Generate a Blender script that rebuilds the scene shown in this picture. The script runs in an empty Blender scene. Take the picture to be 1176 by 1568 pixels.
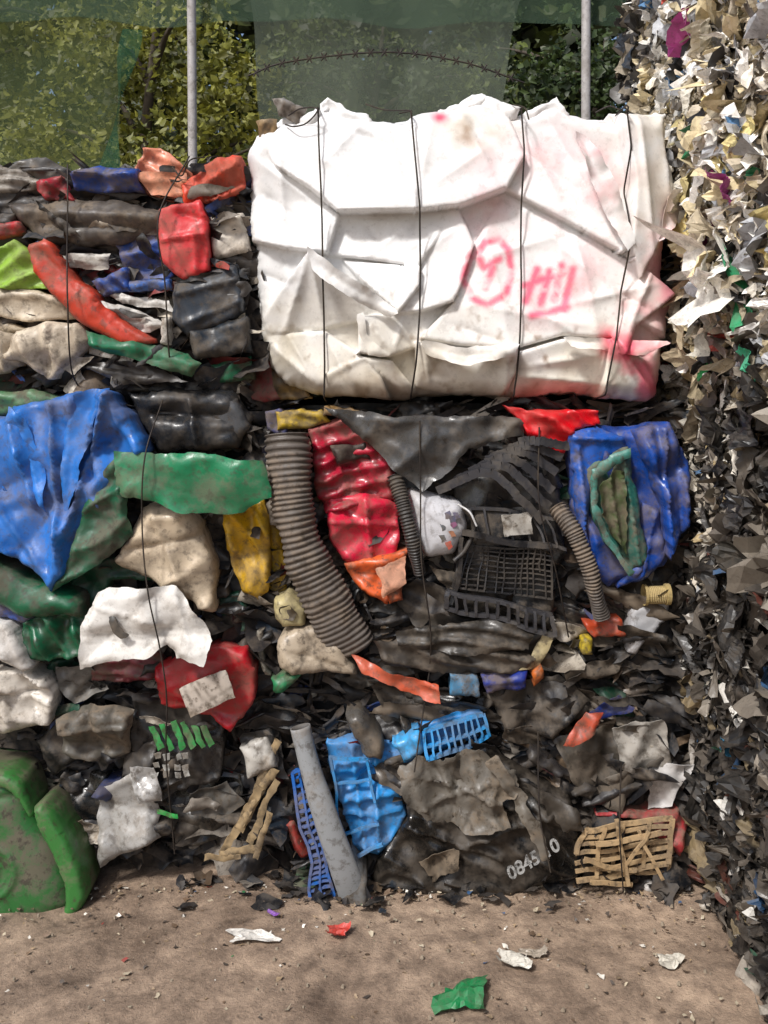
import bpy, math, random
import numpy as np
from mathutils import Vector, Matrix
from mathutils.geometry import delaunay_2d_cdt

random.seed(7); RNG=np.random.default_rng(7)
scene=bpy.context.scene
COL=scene.collection
GU=520.0   # bale-face survey grid: 520 units per metre, origin column 588, ground row 1340

def gx(u): return (np.asarray(u,float)-588.0)/GU
def gz(v): return (1340.0-np.asarray(v,float))/GU
def lin(h,f=1.0):
    h=h.lstrip('#'); o=[]
    for i in (0,2,4):
        c=int(h[i:i+2],16)/255
        o.append((c/12.92 if c<=0.04045 else ((c+0.055)/1.055)**2.4)*f)
    return tuple(o)

# ------------------------------------------------------------------ noise
def _h(xi,yi,seed):
    h=(xi.astype(np.int64)*374761393+yi.astype(np.int64)*668265263+int(seed)*974711)&0xffffffff
    h=((h^(h>>13))*1274126177)&0xffffffff
    h=h^(h>>16)
    return h/4294967295.0*2-1
def vn(x,y,seed=0):
    x=np.asarray(x,float); y=np.asarray(y,float)
    xi=np.floor(x); yi=np.floor(y); fx=x-xi; fy=y-yi
    fx=fx*fx*fx*(fx*(fx*6-15)+10); fy=fy*fy*fy*(fy*(fy*6-15)+10)
    a=_h(xi,yi,seed); b=_h(xi+1,yi,seed); c=_h(xi,yi+1,seed); d=_h(xi+1,yi+1,seed)
    return (a*(1-fx)+b*fx)*(1-fy)+(c*(1-fx)+d*fx)*fy
def fbm(x,y,seed=0,o=4):
    s=0;a=1;t=0
    for i in range(o):
        s=s+a*vn(x*2**i+i*17.3,y*2**i-i*9.1,seed+i*31); t+=a; a*=.5
    return s/t
def tri(t): return np.abs((t%1.0)-0.5)*4-1
def facet1(x,z,s,seed):
    """piecewise-linear noise: flat facets meeting in sharp creases"""
    r=np.random.default_rng(int(seed)+5); th=r.uniform(0,math.pi); a=r.uniform(1.0,2.3)
    x=x+.18*s*vn(x/s/1.7,z/s/1.7,seed+1); z=z+.18*s*vn(x/s/1.7+9,z/s/1.7,seed+2)
    X=(x*math.cos(th)+z*math.sin(th))/(s*a); Z=(-x*math.sin(th)+z*math.cos(th))/s
    xi=np.floor(X); zi=np.floor(Z); fx=X-xi; fz=Z-zi
    h00=_h(xi,zi,seed);h10=_h(xi+1,zi,seed);h01=_h(xi,zi+1,seed);h11=_h(xi+1,zi+1,seed)
    return np.where(fx+fz<1,h00+(h10-h00)*fx+(h01-h00)*fz,h11+(h01-h11)*(1-fx)+(h10-h11)*(1-fz))
def crumple(x,z,s,seed):
    return (facet1(x,z,s*1.35,seed)+.46*facet1(x,z,s*.66,seed+17)+.2*facet1(x,z,s*.3,seed+29))

# ------------------------------------------------------------------ materials
def nn(nt,t,**k):
    n=nt.nodes.new(t)
    for a,b in k.items(): setattr(n,a,b)
    return n
def plastic(name,col,rough=.42,dirt=.4,dirtcol=None,bump=.2,attr=False,metal=0,scale=1.0,crease=0):
    if dirtcol is None:
        l=sum(col)/3; dirtcol=(.12,.095,.07) if l<.06 else ((.17,.13,.09) if l<.4 else (.26,.20,.14))
    m=bpy.data.materials.new(name); m.use_nodes=True; nt=m.node_tree; L=nt.links
    b=nt.nodes['Principled BSDF']; b.inputs['Metallic'].default_value=metal
    tc=nn(nt,'ShaderNodeTexCoord'); mp=nn(nt,'ShaderNodeMapping')
    mp.inputs['Location'].default_value=(random.uniform(-9,9),random.uniform(-9,9),random.uniform(-9,9))
    mp.inputs['Rotation'].default_value=(0,random.uniform(-3,3),0)
    L.new(tc.outputs['Object'],mp.inputs['Vector'])
    def noi(sc,de,ro):
        n=nn(nt,'ShaderNodeTexNoise'); n.inputs['Scale'].default_value=sc*scale; n.inputs['Detail'].default_value=de; n.inputs['Roughness'].default_value=ro
        L.new(mp.outputs[0],n.inputs['Vector']); return n
    def mrange(src,a,b_,c,d):
        r=nn(nt,'ShaderNodeMapRange'); r.inputs[1].default_value=a; r.inputs[2].default_value=b_; r.inputs[3].default_value=c; r.inputs[4].default_value=d
        L.new(src,r.inputs[0]); return r.outputs[0]
    n1=noi(7,6,.76); n2=noi(42,3,.7)
    f1=mrange(n1.outputs['Fac'],.47,.60,0,min(1,dirt*1.15)); f2=mrange(n2.outputs['Fac'],.53,.66,0,min(1,dirt*1.1))
    if attr:
        a=nn(nt,'ShaderNodeAttribute',attribute_name='Col'); csrc=a.outputs['Color']
    else:
        a=nn(nt,'ShaderNodeRGB'); a.outputs[0].default_value=(*col,1); csrc=a.outputs[0]
    def mix(f,A,c):
        q=nn(nt,'ShaderNodeMix',data_type='RGBA'); L.new(f,q.inputs[0]); L.new(A,q.inputs[6]); q.inputs[7].default_value=(*c,1); return q.outputs[2]
    c1=mix(f1,csrc,dirtcol); c2=mix(f2,c1,[c*.35 for c in dirtcol])
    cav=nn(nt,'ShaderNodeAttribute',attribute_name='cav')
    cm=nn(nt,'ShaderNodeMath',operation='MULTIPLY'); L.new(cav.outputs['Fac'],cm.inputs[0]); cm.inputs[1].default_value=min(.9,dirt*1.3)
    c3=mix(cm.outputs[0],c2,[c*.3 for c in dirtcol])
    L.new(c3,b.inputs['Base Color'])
    L.new(mrange(n1.outputs['Fac'],.42,.60,rough,min(1,rough+.5)),b.inputs['Roughness'])
    if bump>0:
        bp=nn(nt,'ShaderNodeBump'); bp.inputs['Strength'].default_value=bump; bp.inputs['Distance'].default_value=.01
        if crease>0:
            vo=nn(nt,'ShaderNodeTexVoronoi'); vo.feature='F1'; vo.inputs['Scale'].default_value=24*scale; L.new(mp.outputs[0],vo.inputs['Vector'])
            ad=nn(nt,'ShaderNodeMath',operation='MULTIPLY_ADD'); L.new(vo.outputs['Distance'],ad.inputs[0]); ad.inputs[1].default_value=crease*1.5; L.new(n1.outputs['Fac'],ad.inputs[2]); src=ad.outputs[0]
        else:
            ad=nn(nt,'ShaderNodeMath',operation='MULTIPLY_ADD'); L.new(n2.outputs['Fac'],ad.inputs[0]); ad.inputs[1].default_value=.4; L.new(n1.outputs['Fac'],ad.inputs[2]); src=ad.outputs[0]
        L.new(src,bp.inputs['Height']); L.new(bp.outputs[0],b.inputs['Normal'])
    return m

def mkobj(name,V,F,mat=None,smooth=True,parent=None,flat_from=None,col=None,cav=None):
    me=bpy.data.meshes.new(name); me.from_pydata([tuple(map(float,v)) for v in V],[],[tuple(map(int,f)) for f in F])
    sm=np.full(len(me.polygons),smooth,dtype=bool)
    if flat_from is not None: sm[flat_from:]=False
    me.polygons.foreach_set('use_smooth',sm)
    if mat: me.materials.append(mat)
    if col is not None:
        ca=me.color_attributes.new('Col','FLOAT_COLOR','POINT')
        c=np.ones((len(V),4),dtype=np.float32); c[:,:3]=col
        ca.data.foreach_set('color',c.ravel())
    if cav is not None:
        at=me.attributes.new('cav','FLOAT','POINT'); at.data.foreach_set('value',cav.astype(np.float32))
    me.update()
    ob=bpy.data.objects.new(name,me); COL.objects.link(ob)
    if parent: ob.parent=parent
    return ob
def empty(name):
    e=bpy.data.objects.new(name,None); e.empty_display_size=.1; COL.objects.link(e); return e

# ------------------------------------------------------------------ generic crushed-plastic piece
def edist(P,poly):
    A=poly; B=np.roll(poly,-1,0); d=np.full(len(P),1e9)
    for a,b in zip(A,B):
        ab=b-a; t=np.clip(((P-a)@ab)/(ab@ab+1e-12),0,1)
        d=np.minimum(d,np.hypot(*(P-a-t[:,None]*ab).T))
    return d
def inside(P,poly):
    c=np.zeros(len(P),bool); n=len(poly); j=n-1
    for i in range(n):
        xi,yi=poly[i]; xj,yj=poly[j]
        if yi!=yj:
            c^=((yi>P[:,1])!=(yj>P[:,1]))&(P[:,0]<(xj-xi)*(P[:,1]-yi)/(yj-yi)+xi)
        j=i
    return c
SEED=[100]
def outline(pts,s,chaikin,jag,seed):
    poly=np.c_[gx(pts[:,0]),gz(pts[:,1])]
    area=np.sum(poly[:,0]*np.roll(poly[:,1],-1)-np.roll(poly[:,0],-1)*poly[:,1])/2
    if area<0: poly=poly[::-1]
    for _ in range(chaikin):
        q=[]
        for a,b in zip(poly,np.roll(poly,-1,0)): q+= [a*.88+b*.12, a*.12+b*.88]
        poly=np.array(q)
    bd=[]
    for a,b in zip(poly,np.roll(poly,-1,0)):
        k=max(1,int(np.hypot(*(b-a))/s+.5))
        for i in range(k): bd.append(a+(b-a)*i/k)
    bd=np.array(bd)
    if jag:
        j=jag/GU
        bd=bd+np.c_[facet1(bd[:,0],bd[:,1],.045,seed)+.4*vn(bd[:,0]*70,bd[:,1]*70,seed),facet1(bd[:,0]+5,bd[:,1],.045,seed+3)+.4*vn(bd[:,0]*70+50,bd[:,1]*70,seed+3)]*j*2.2
    return bd
def finish(name,V2,F,h,bd,kind,back,mat,parent,cfun,cav,th=.0035):
    n=len(V2); V=np.c_[V2[:,0],-h,V2[:,1]]
    f0=F[0]; a,b,c=[V2[i] for i in f0[:3]]
    if (b[0]-a[0])*(c[1]-a[1])-(b[1]-a[1])*(c[0]-a[0])<0: F=[f[::-1] for f in F]
    ed={}
    for f in F:
        for i in range(len(f)): ed[(f[i],f[(i+1)%len(f)])]=1
    be=[k for k in ed if (k[1],k[0]) not in ed]
    VV=[V]; FF=list(F); ids=sorted({i for k in be for i in k}); cv=[cav]
    if kind=='lump':
        mp={i:n+j for j,i in enumerate(ids)}
        Q=V[ids].copy(); Q[:,1]+=back; ctr=V2.mean(0)
        Q[:,0]=ctr[0]+(Q[:,0]-ctr[0])*.95; Q[:,2]=ctr[1]+(Q[:,2]-ctr[1])*.95
        VV.append(Q); cv.append(np.ones(len(ids)))
        for a,b in be: FF.append((b,a,mp[a],mp[b]))
        ff=None
    else:
        Bk=V.copy(); Bk[:,1]+=th; VV.append(Bk); cv.append(cav)
        FF+= [tuple(i+n for i in f[::-1]) for f in F]
        ff=len(FF)
        VV+=[V[ids],Bk[ids]]; cv+=[np.zeros(len(ids))]*2
        m1={i:2*n+j for j,i in enumerate(ids)}; m2={i:2*n+len(ids)+j for j,i in enumerate(ids)}
        for a,b in be: FF.append((m1[b],m1[a],m2[a],m2[b]))
    V=np.vstack(VV)
    cc=cfun(V[:,0]*GU+588,1340-V[:,2]*GU) if cfun else None
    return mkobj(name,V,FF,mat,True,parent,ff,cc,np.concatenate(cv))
def item(name,pts,p=0.0,col='#888888',parent=None,kind='lump',bulge=.012,er=.014,cr=.010,cs=.07,fold=None,
         step=4.4,rough=.36,dirt=.66,jag=1.6,chaikin=0,back=.14,tilt=(0,0),cfun=None,mat=None,ridges=(),rings=(),gain=.95,bump=.18,crease=0,curl=.018,pl=1.45,bf=.5):
    SEED[0]+=13; seed=SEED[0]
    pts=np.array(pts,float); s=step/GU
    bd=outline(pts,s,chaikin,jag,seed)
    lo=bd.min(0); hi=bd.max(0)
    X,Z=np.meshgrid(np.arange(lo[0],hi[0],s),np.arange(lo[1],hi[1],s*.87))
    X=X+(np.arange(X.shape[0])%2)[:,None]*s*.5
    rg=np.random.default_rng(seed)
    G=np.c_[X.ravel(),Z.ravel()]+rg.uniform(-.12,.12,(X.size,2))*s
    G=G[inside(G,bd)]
    if len(G): G=G[edist(G,bd)>.55*s]
    allp=[Vector(map(float,q)) for q in np.vstack([bd,G])]
    r=delaunay_2d_cdt(allp,[],[list(range(len(bd)))],1,1e-6)
    V2=np.array([tuple(v) for v in r[0]]); F=[tuple(f) for f in r[2]]
    if len(F)==0: return None
    e=edist(V2,bd); t=np.clip(e/er,0,1)
    h=bf*bulge*np.sqrt(1-(1-t)**2)
    c0=crumple(V2[:,0],V2[:,1],cs,seed)
    h=h+cr*1.1*c0*(0.5+0.5*t)
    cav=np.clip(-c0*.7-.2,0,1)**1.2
    g=np.zeros(len(V2))
    for k in range(6):
        c_=lo+(hi-lo)*rg.uniform(.15,.85,2); th=rg.uniform(0,math.pi); sd=(V2-c_)@np.array([math.cos(th),math.sin(th)])
        sg=rg.choice([-1,1]); w_=rg.uniform(.015,.06)
        g+=sg*rg.uniform(.4,1)*np.minimum(np.abs(sd),w_)
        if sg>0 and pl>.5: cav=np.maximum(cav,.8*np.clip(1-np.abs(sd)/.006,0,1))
    h=h+pl*g*min(.34,cr*22)*(.5+.5*t)
    if fold:
        a,wl,am=fold; a=math.radians(a); wl/=GU
        w=(V2[:,0]*math.cos(a)+V2[:,1]*math.sin(a))/wl+.5*vn(V2[:,0]*4,V2[:,1]*4,seed)+.2*facet1(V2[:,0],V2[:,1],.06,seed+4)
        f_=(1-np.abs(np.sin(w*math.pi)))**1.2*(.65+.35*vn(V2[:,0]*6,V2[:,1]*6,seed+9))
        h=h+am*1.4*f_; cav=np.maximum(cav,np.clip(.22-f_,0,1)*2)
    if kind=='sheet' and curl:
        t2=np.clip(1-e/.035,0,1)**2; h=h+curl*t2*(vn(V2[:,0]*14,V2[:,1]*14,seed+6)+.3)
    for (u1,v1,u2,v2,wd,am) in ridges:
        a=np.array([gx(u1),gz(v1)]); b=np.array([gx(u2),gz(v2)]); ab=b-a
        tt=np.clip(((V2-a)@ab)/(ab@ab),0,1); dd=np.hypot(*(V2-a-tt[:,None]*ab).T)
        h=h+am*np.exp(-(dd/(wd/GU)))
    for (cu,cv_,ru,rv,wd,am) in rings:
        q=np.hypot((V2[:,0]-gx(cu))/(ru/GU),(V2[:,1]-gz(cv_))/(rv/GU))
        h=h+am*np.exp(-((q-1)*ru/wd)**2)
    c=V2.mean(0); h=h+p+(V2-c)@np.array(tilt)
    if mat is None: mat=plastic(name+'_plastic',lin(col,gain),rough,dirt,attr=cfun is not None,bump=bump,crease=crease)
    return finish(name,V2,F,h,bd,kind,back,mat,parent,cfun,np.clip(cav,0,1))

# ------------------------------------------------------------------ tubes
def spline(pts,n):
    P=np.array(pts,float)
    Q=np.vstack([2*P[0]-P[1],P,2*P[-1]-P[-2]]); out=[]
    L=np.r_[0,np.cumsum(np.linalg.norm(np.diff(P[:,:3],axis=0),axis=1))]
    for s in np.linspace(0,L[-1],n):
        i=min(len(P)-2,int(np.searchsorted(L,s,side='right')-1)); i=max(i,0)
        t=(s-L[i])/(L[i+1]-L[i]+1e-12)
        a,b,c,d=Q[i],Q[i+1],Q[i+2],Q[i+3]
        out.append(.5*((2*b)+(-a+c)*t+(2*a-5*b+4*c-d)*t*t+(-a+3*b-3*c+d)*t**3))
    return np.array(out),L[-1]
def tubegeo(path,rad,nseg=8,flat=None,off=0):
    path=np.asarray(path,float); n=len(path); T=np.gradient(path,axis=0); T/=np.linalg.norm(T,axis=1)[:,None]+1e-12
    up=np.array([0,-1,0.]) if abs(T[:,1]).mean()<.8 else np.array([0,0,1.])
    rad=np.broadcast_to(rad,(n,)); fl=np.broadcast_to(1 if flat is None else flat,(n,))
    ang=np.linspace(0,2*math.pi,nseg,endpoint=False); V=[];F=[]
    for i in range(n):
        s=np.cross(T[i],up); s/=np.linalg.norm(s)+1e-12; w=np.cross(s,T[i])
        V.append(path[i]+rad[i]*(np.cos(ang)[:,None]*s/np.sqrt(fl[i])+np.sin(ang)[:,None]*w*fl[i]))
    for i in range(n-1):
        for j in range(nseg):
            k=(j+1)%nseg; F.append((off+i*nseg+j,off+i*nseg+k,off+(i+1)*nseg+k,off+(i+1)*nseg+j))
    return np.vstack(V),F
def wires(name,paths,r,mat,parent=None,n=60,seg=6):
    V=[];F=[];o=0
    for p in paths:
        P,_=spline(p,n) if len(p)>2 else (np.linspace(p[0],p[1],n),0)
        v,f=tubegeo(P,r,seg,None,o); V.append(v);F+=f;o+=len(v)
    return mkobj(name,np.vstack(V),F,mat,True,parent)
def S3(u,v,p): return (float(gx(u)),-p,float(gz(v)))
def hose(name,pts,r0,r1,mat,lam=.0165,amp=.085,flat0=1,flat1=1,parent=None,nseg=36,dent=.06):
    P0=[S3(*q) for q in pts]; _,L=spline(P0,50); per=8; n=int(L/lam*per)
    P,_=spline(P0,n); s=np.linspace(0,1,n)
    ph=np.arange(n)/per+.5*vn(s*9,s*0,3)
    r=(r0+(r1-r0)*s)*(1+amp*np.tanh(2.2*np.sin(2*math.pi*ph)))
    fl=flat0+(flat1-flat0)*np.clip((s-.45)/.3,0,1)
    V,F=tubegeo(P,r,nseg,fl)
    A=np.tile(np.arange(nseg)/nseg,n); SS=np.repeat(s*L,nseg); s_=np.repeat(s,nseg)
    C=np.repeat(P,nseg,0)
    dd=dent*(.5+2.2*s_)
    V=C+(V-C)*(1+dd*vn(SS*14,np.cos(A*6.283)*1.5,3)+dd*.9*facet1(SS,np.sin(A*6.283)*.07,.05,5))[:,None]
    Vi=C+(V-C)*.88; m=len(V); Fi=[tuple(i+m for i in f[::-1]) for f in F]
    rim=[(j,(j+1)%nseg,m+(j+1)%nseg,m+j)[::-1] for j in range(nseg)]
    e=(n-1)*nseg; rim+=[(e+j,e+(j+1)%nseg,m+e+(j+1)%nseg,m+e+j) for j in range(nseg)]
    groove=np.repeat(np.clip(-np.sin(2*math.pi*ph),0,1)*.8,nseg)
    return mkobj(name,np.vstack([V,Vi]),F+Fi+rim,mat,True,parent,cav=np.r_[groove,np.ones(m)])

def bars(name,segs,mat,parent=None,seed=1,n=8):
    V=[];F=[];o=0
    for a,b,w,t in segs:
        a=np.array(a,float);b=np.array(b,float); d=b-a; L=np.linalg.norm(d); d/=L
        nrm=np.array([0,-1,0.]); s=np.cross(d,nrm); s/=np.linalg.norm(s)+1e-9; q=np.cross(s,d)
        for i in range(n+1):
            f=i/n; c=a+d*L*f
            c=c+np.array([1,0,0])*.014*vn(np.array(c[0]*9),np.array(c[2]*9),seed)+np.array([0,0,1])*.014*vn(np.array(c[0]*9+5),np.array(c[2]*9),seed+2)+np.array([0,-1,0])*.022*facet1(np.array(c[0]),np.array(c[2]),.09,seed+3)
            c=c+s*.003*vn(np.array(f*3+o),np.array(seed),3)
            for (sx,sq) in ((-1,-1),(1,-1),(1,1),(-1,1)): V.append(c+s*w/2*sx+q*t/2*sq)
        for i in range(n):
            for j in range(4):
                k=(j+1)%4; F.append((o+i*4+j,o+(i+1)*4+j,o+(i+1)*4+k,o+i*4+k))
        F.append((o,o+1,o+2,o+3)); e=o+n*4; F.append((e+3,e+2,e+1,e)); o+=(n+1)*4
    return mkobj(name,V,F,mat,False,parent)
def lattice(name,quad,nu,nv,w,t,mat,parent=None,seed=1,edge=1.5,drop=0):
    rr=random.Random(seed)
    q=[np.array(S3(*c)) for c in quad]
    def at(a,b): return (q[0]*(1-a)+q[1]*a)*(1-b)+(q[3]*(1-a)+q[2]*a)*b
    segs=[]
    for i in range(nu+1):
        a=i/nu
        if rr.random()<drop: continue
        segs.append((at(a,0),at(a,1-(.5 if rr.random()<drop else 0)),w*(edge if i in(0,nu) else 1),t))
    for i in range(nv+1):
        b=i/nv
        if rr.random()<drop: continue
        segs.append((at(0,b)+np.array([0,.0023,0]),at(1,b)+np.array([0,.0023,0]),w*(edge if i in(0,nv) else 1),t*.9))
    return bars(name,segs,mat,parent,seed)

# ------------------------------------------------------------------ scraps of film
def scraps(name,pos,R,U,N,smin,smax,colors,mat,parent=None,seed=1,tiltmax=70,m=5,aspect=(.35,1.2),fold=.22,rotbias=None,sizes=None,smooth=True,rj=.08):
    r=np.random.default_rng(seed); n=len(pos); R,U,N=[np.array(a,float) for a in (R,U,N)]
    g=np.linspace(-.5,.5,m); A,B=np.meshgrid(g,g); A=A.ravel();B=B.ravel(); k=m*m
    sa=r.uniform(smin,smax,n)*r.uniform(.6,1.2,n)
    if sizes is not None: sa=sizes
    sb=sa*r.uniform(*aspect,n)
    jit=r.uniform(-.5,.5,(n,k,2))*.7/(m-1)
    a=(A[None]+jit[:,:,0]); b=(B[None]+jit[:,:,1])
    an=np.arctan2(b,a); ph0=r.uniform(0,6.28,(n,2)); rad=1+.22*np.sin(2*an+ph0[:,:1])+.16*np.sin(3*an+ph0[:,1:])
    a=a*rad;b=b*rad
    ph=r.uniform(0,6.28,(n,3)); th=r.uniform(0,3.14,(n,2)); fr=r.uniform(.6,1.7,(n,2))
    w1=a*np.cos(th[:,:1])+b*np.sin(th[:,:1]); w2=a*np.cos(th[:,1:])+b*np.sin(th[:,1:])
    c=fold*(tri(w1*fr[:,:1]+ph[:,:1])*.6+.5*tri(w2*fr[:,1:]+ph[:,1:2]))+r.uniform(-.5,.9,(n,1))*w1**2+r.uniform(-rj,rj,(n,k))
    x=a*sa[:,None]; y=b*sb[:,None]; z=c*np.minimum(sa,sb*1.5)[:,None]*.9
    rot=r.uniform(0,6.28,n) if rotbias is None else r.normal(0,rotbias,n)
    cx=x*np.cos(rot)[:,None]-y*np.sin(rot)[:,None]; cy=x*np.sin(rot)[:,None]+y*np.cos(rot)[:,None]
    ti=np.radians(r.uniform(0,tiltmax,n))*r.choice([-1,1],n); ax=r.normal(0,.6,n)
    ca,sn=np.cos(ax)[:,None],np.sin(ax)[:,None]
    px=cx*ca+cy*sn; py=-cx*sn+cy*ca
    py2=py*np.cos(ti)[:,None]-z*np.sin(ti)[:,None]; z2=py*np.sin(ti)[:,None]+z*np.cos(ti)[:,None]
    fx=px*ca-py2*sn; fy=px*sn+py2*ca
    P=pos[:,None,:]+fx[:,:,None]*R+fy[:,:,None]*U+z2[:,:,None]*N
    V=P.reshape(-1,3)
    base=np.arange(n)[:,None]*k; q=[]
    for i in range(m-1):
        for j in range(m-1):
            o=i*m+j; q.append(np.c_[base+o,base+o+1,base+o+1+m,base+o+m])
    F=np.vstack(q)
    me=bpy.data.meshes.new(name)
    me.vertices.add(len(V)); me.vertices.foreach_set('co',V.ravel())
    me.loops.add(F.size); me.loops.foreach_set('vertex_index',F.ravel().astype(np.int32))
    me.polygons.add(len(F)); me.polygons.foreach_set('loop_start',np.arange(0,F.size,4,dtype=np.int32)); me.polygons.foreach_set('loop_total',np.full(len(F),4,dtype=np.int32))
    me.update(calc_edges=True); me.polygons.foreach_set('use_smooth',np.full(len(F),smooth,bool))
    ca_=me.color_attributes.new('Col','FLOAT_COLOR','POINT'); C=np.ones((len(V),4),np.float32)
    C[:,:3]=np.repeat(colors,k,0)*r.uniform(.85,1.12,(len(V),1)); ca_.data.foreach_set('color',C.ravel())
    me.materials.append(mat)
    ob=bpy.data.objects.new(name,me); COL.objects.link(ob)
    if parent: ob.parent=parent
    return ob
def pick(pal,n,seed,jit=.25):
    r=np.random.default_rng(seed); c=np.array([lin(h) for h,w in pal]); w=np.array([w for h,w in pal],float); w/=w.sum()
    return c[r.choice(len(pal),n,p=w)]*r.uniform(1-jit,1+jit,(n,1))

film=plastic('film_scrap',(.5,.5,.5),.36,.3,dirtcol=(.12,.095,.07),attr=True,bump=0,scale=2)
matte_scrap=plastic('mixed_scrap',(.5,.5,.5),.36,.6,dirtcol=(.095,.072,.052),attr=True,bump=.18,scale=1.5)
wire_m=plastic('rusty_wire',(.035,.028,.025),.5,.5,metal=.6,bump=0)

# ================================================================== GROUND
xs=np.r_[-300,-120,-50,-20,-8,-4,np.linspace(-2.4,2.4,260),4,8,20,50,120,300]
ys=np.r_[-60,-20,-8,-4,-3,np.linspace(-2.2,.6,190),1.5,3,6,12,30,80,300]
X,Y=np.meshgrid(xs,ys); near=np.clip(1.3-np.hypot(X,Y+.6)/3,0,1)
Z=(.014*fbm(X*2.2,Y*2.2,5,4)+.008*fbm(X*9,Y*9,8,5)+.010*np.clip(fbm(X*4,Y*4,18,5)-.15,0,1))*near-.004
nx=len(xs); V=np.c_[X.ravel(),Y.ravel(),Z.ravel()]
F=[(j*nx+i,j*nx+i+1,(j+1)*nx+i+1,(j+1)*nx+i) for j in range(len(ys)-1) for i in range(nx-1)]
gm=bpy.data.materials.new('packed_dirt'); gm.use_nodes=True; nt=gm.node_tree; L=nt.links; b=nt.nodes['Principled BSDF']
tc=nn(nt,'ShaderNodeTexCoord')
def noi(sc,d,ro=.6):
    n=nn(nt,'ShaderNodeTexNoise'); n.inputs['Scale'].default_value=sc; n.inputs['Detail'].default_value=d; n.inputs['Roughness'].default_value=ro
    L.new(tc.outputs['Object'],n.inputs['Vector']); return n
a1=noi(1.9,9,.74); a2=noi(16,8,.8); a3=noi(150,3,.6)
cr=nn(nt,'ShaderNodeValToRGB'); L.new(a1.outputs['Fac'],cr.inputs[0]); e=cr.color_ramp.elements
e[0].position=.36; e[0].color=(.15,.105,.074,1); e[1].position=.58; e[1].color=(.40,.30,.22,1)
cr2=nn(nt,'ShaderNodeValToRGB'); L.new(a2.outputs['Fac'],cr2.inputs[0]); e=cr2.color_ramp.elements
e[0].position=.36; e[0].color=(.5,.47,.45,1); e[1].position=.60; e[1].color=(1.2,1.17,1.13,1)
mm=nn(nt,'ShaderNodeMix',data_type='RGBA',blend_type='MULTIPLY'); mm.inputs[0].default_value=1
L.new(cr.outputs[0],mm.inputs[6]); L.new(cr2.outputs[0],mm.inputs[7])
cr3=nn(nt,'ShaderNodeMapRange'); L.new(a3.outputs['Fac'],cr3.inputs[0]); cr3.inputs[1].default_value=.66; cr3.inputs[2].default_value=.74; cr3.inputs[4].default_value=.5
m4=nn(nt,'ShaderNodeMix',data_type='RGBA'); L.new(cr3.outputs[0],m4.inputs[0]); L.new(mm.outputs[2],m4.inputs[6]); m4.inputs[7].default_value=(.45,.39,.32,1)
L.new(m4.outputs[2],b.inputs['Base Color'])
gr=nn(nt,'ShaderNodeMapRange'); L.new(a1.outputs['Fac'],gr.inputs[0]); gr.inputs[1].default_value=.38; gr.inputs[2].default_value=.55; gr.inputs[3].default_value=.65; gr.inputs[4].default_value=.92; L.new(gr.outputs[0],b.inputs['Roughness'])
bp=nn(nt,'ShaderNodeBump'); bp.inputs['Strength'].default_value=.8; bp.inputs['Distance'].default_value=.014
ad=nn(nt,'ShaderNodeMath',operation='MULTIPLY_ADD'); L.new(a3.outputs['Fac'],ad.inputs[0]); ad.inputs[1].default_value=.25; L.new(a2.outputs['Fac'],ad.inputs[2])
L.new(ad.outputs[0],bp.inputs['Height']); L.new(bp.outputs[0],b.inputs['Normal'])
mkobj('ground',V,F,gm)

# ================================================================== BALE CORES
core_m=plastic('compacted_plastic_gap_shade',(.012,.012,.013),.5,.4,(.03,.025,.02),bump=.3)  # near-black colour of the core paints the shade seen in the gaps
def core(name,x0,x1,y0,y1,z0,z1,parent,seed,mat=core_m):
    me=[];F=[];o=0
    def face(o3,a,b,na,nb):
        nonlocal o
        for j in range(nb+1):
            for i in range(na+1):
                me.append(np.array(o3)+np.array(a)*i/na+np.array(b)*j/nb)
        for j in range(nb):
            for i in range(na):
                q=o+j*(na+1)+i; F.append((q,q+1,q+na+2,q+na+1))
        o+=(na+1)*(nb+1)
    w,d,h=x1-x0,y1-y0,z1-z0
    face((x0,y0,z0),(w,0,0),(0,0,h),40,30); face((x1,y0,z0),(0,d,0),(0,0,h),30,30)
    face((x1,y1,z0),(-w,0,0),(0,0,h),40,30); face((x0,y1,z0),(0,-d,0),(0,0,h),30,30)
    face((x0,y0,z1),(w,0,0),(0,d,0),40,30)
    V=np.array(me); c=np.array([(x0+x1)/2,(y0+y1)/2,(z0+z1)/2])
    k=.035*fbm(V[:,0]*6+V[:,1]*4,V[:,2]*9+V[:,1]*3,seed,4)
    V=V+(V-c)*k[:,None]
    V[:,2]=np.maximum(V[:,2],.005)
    return mkobj(name,V,F,mat,False,parent)

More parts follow.
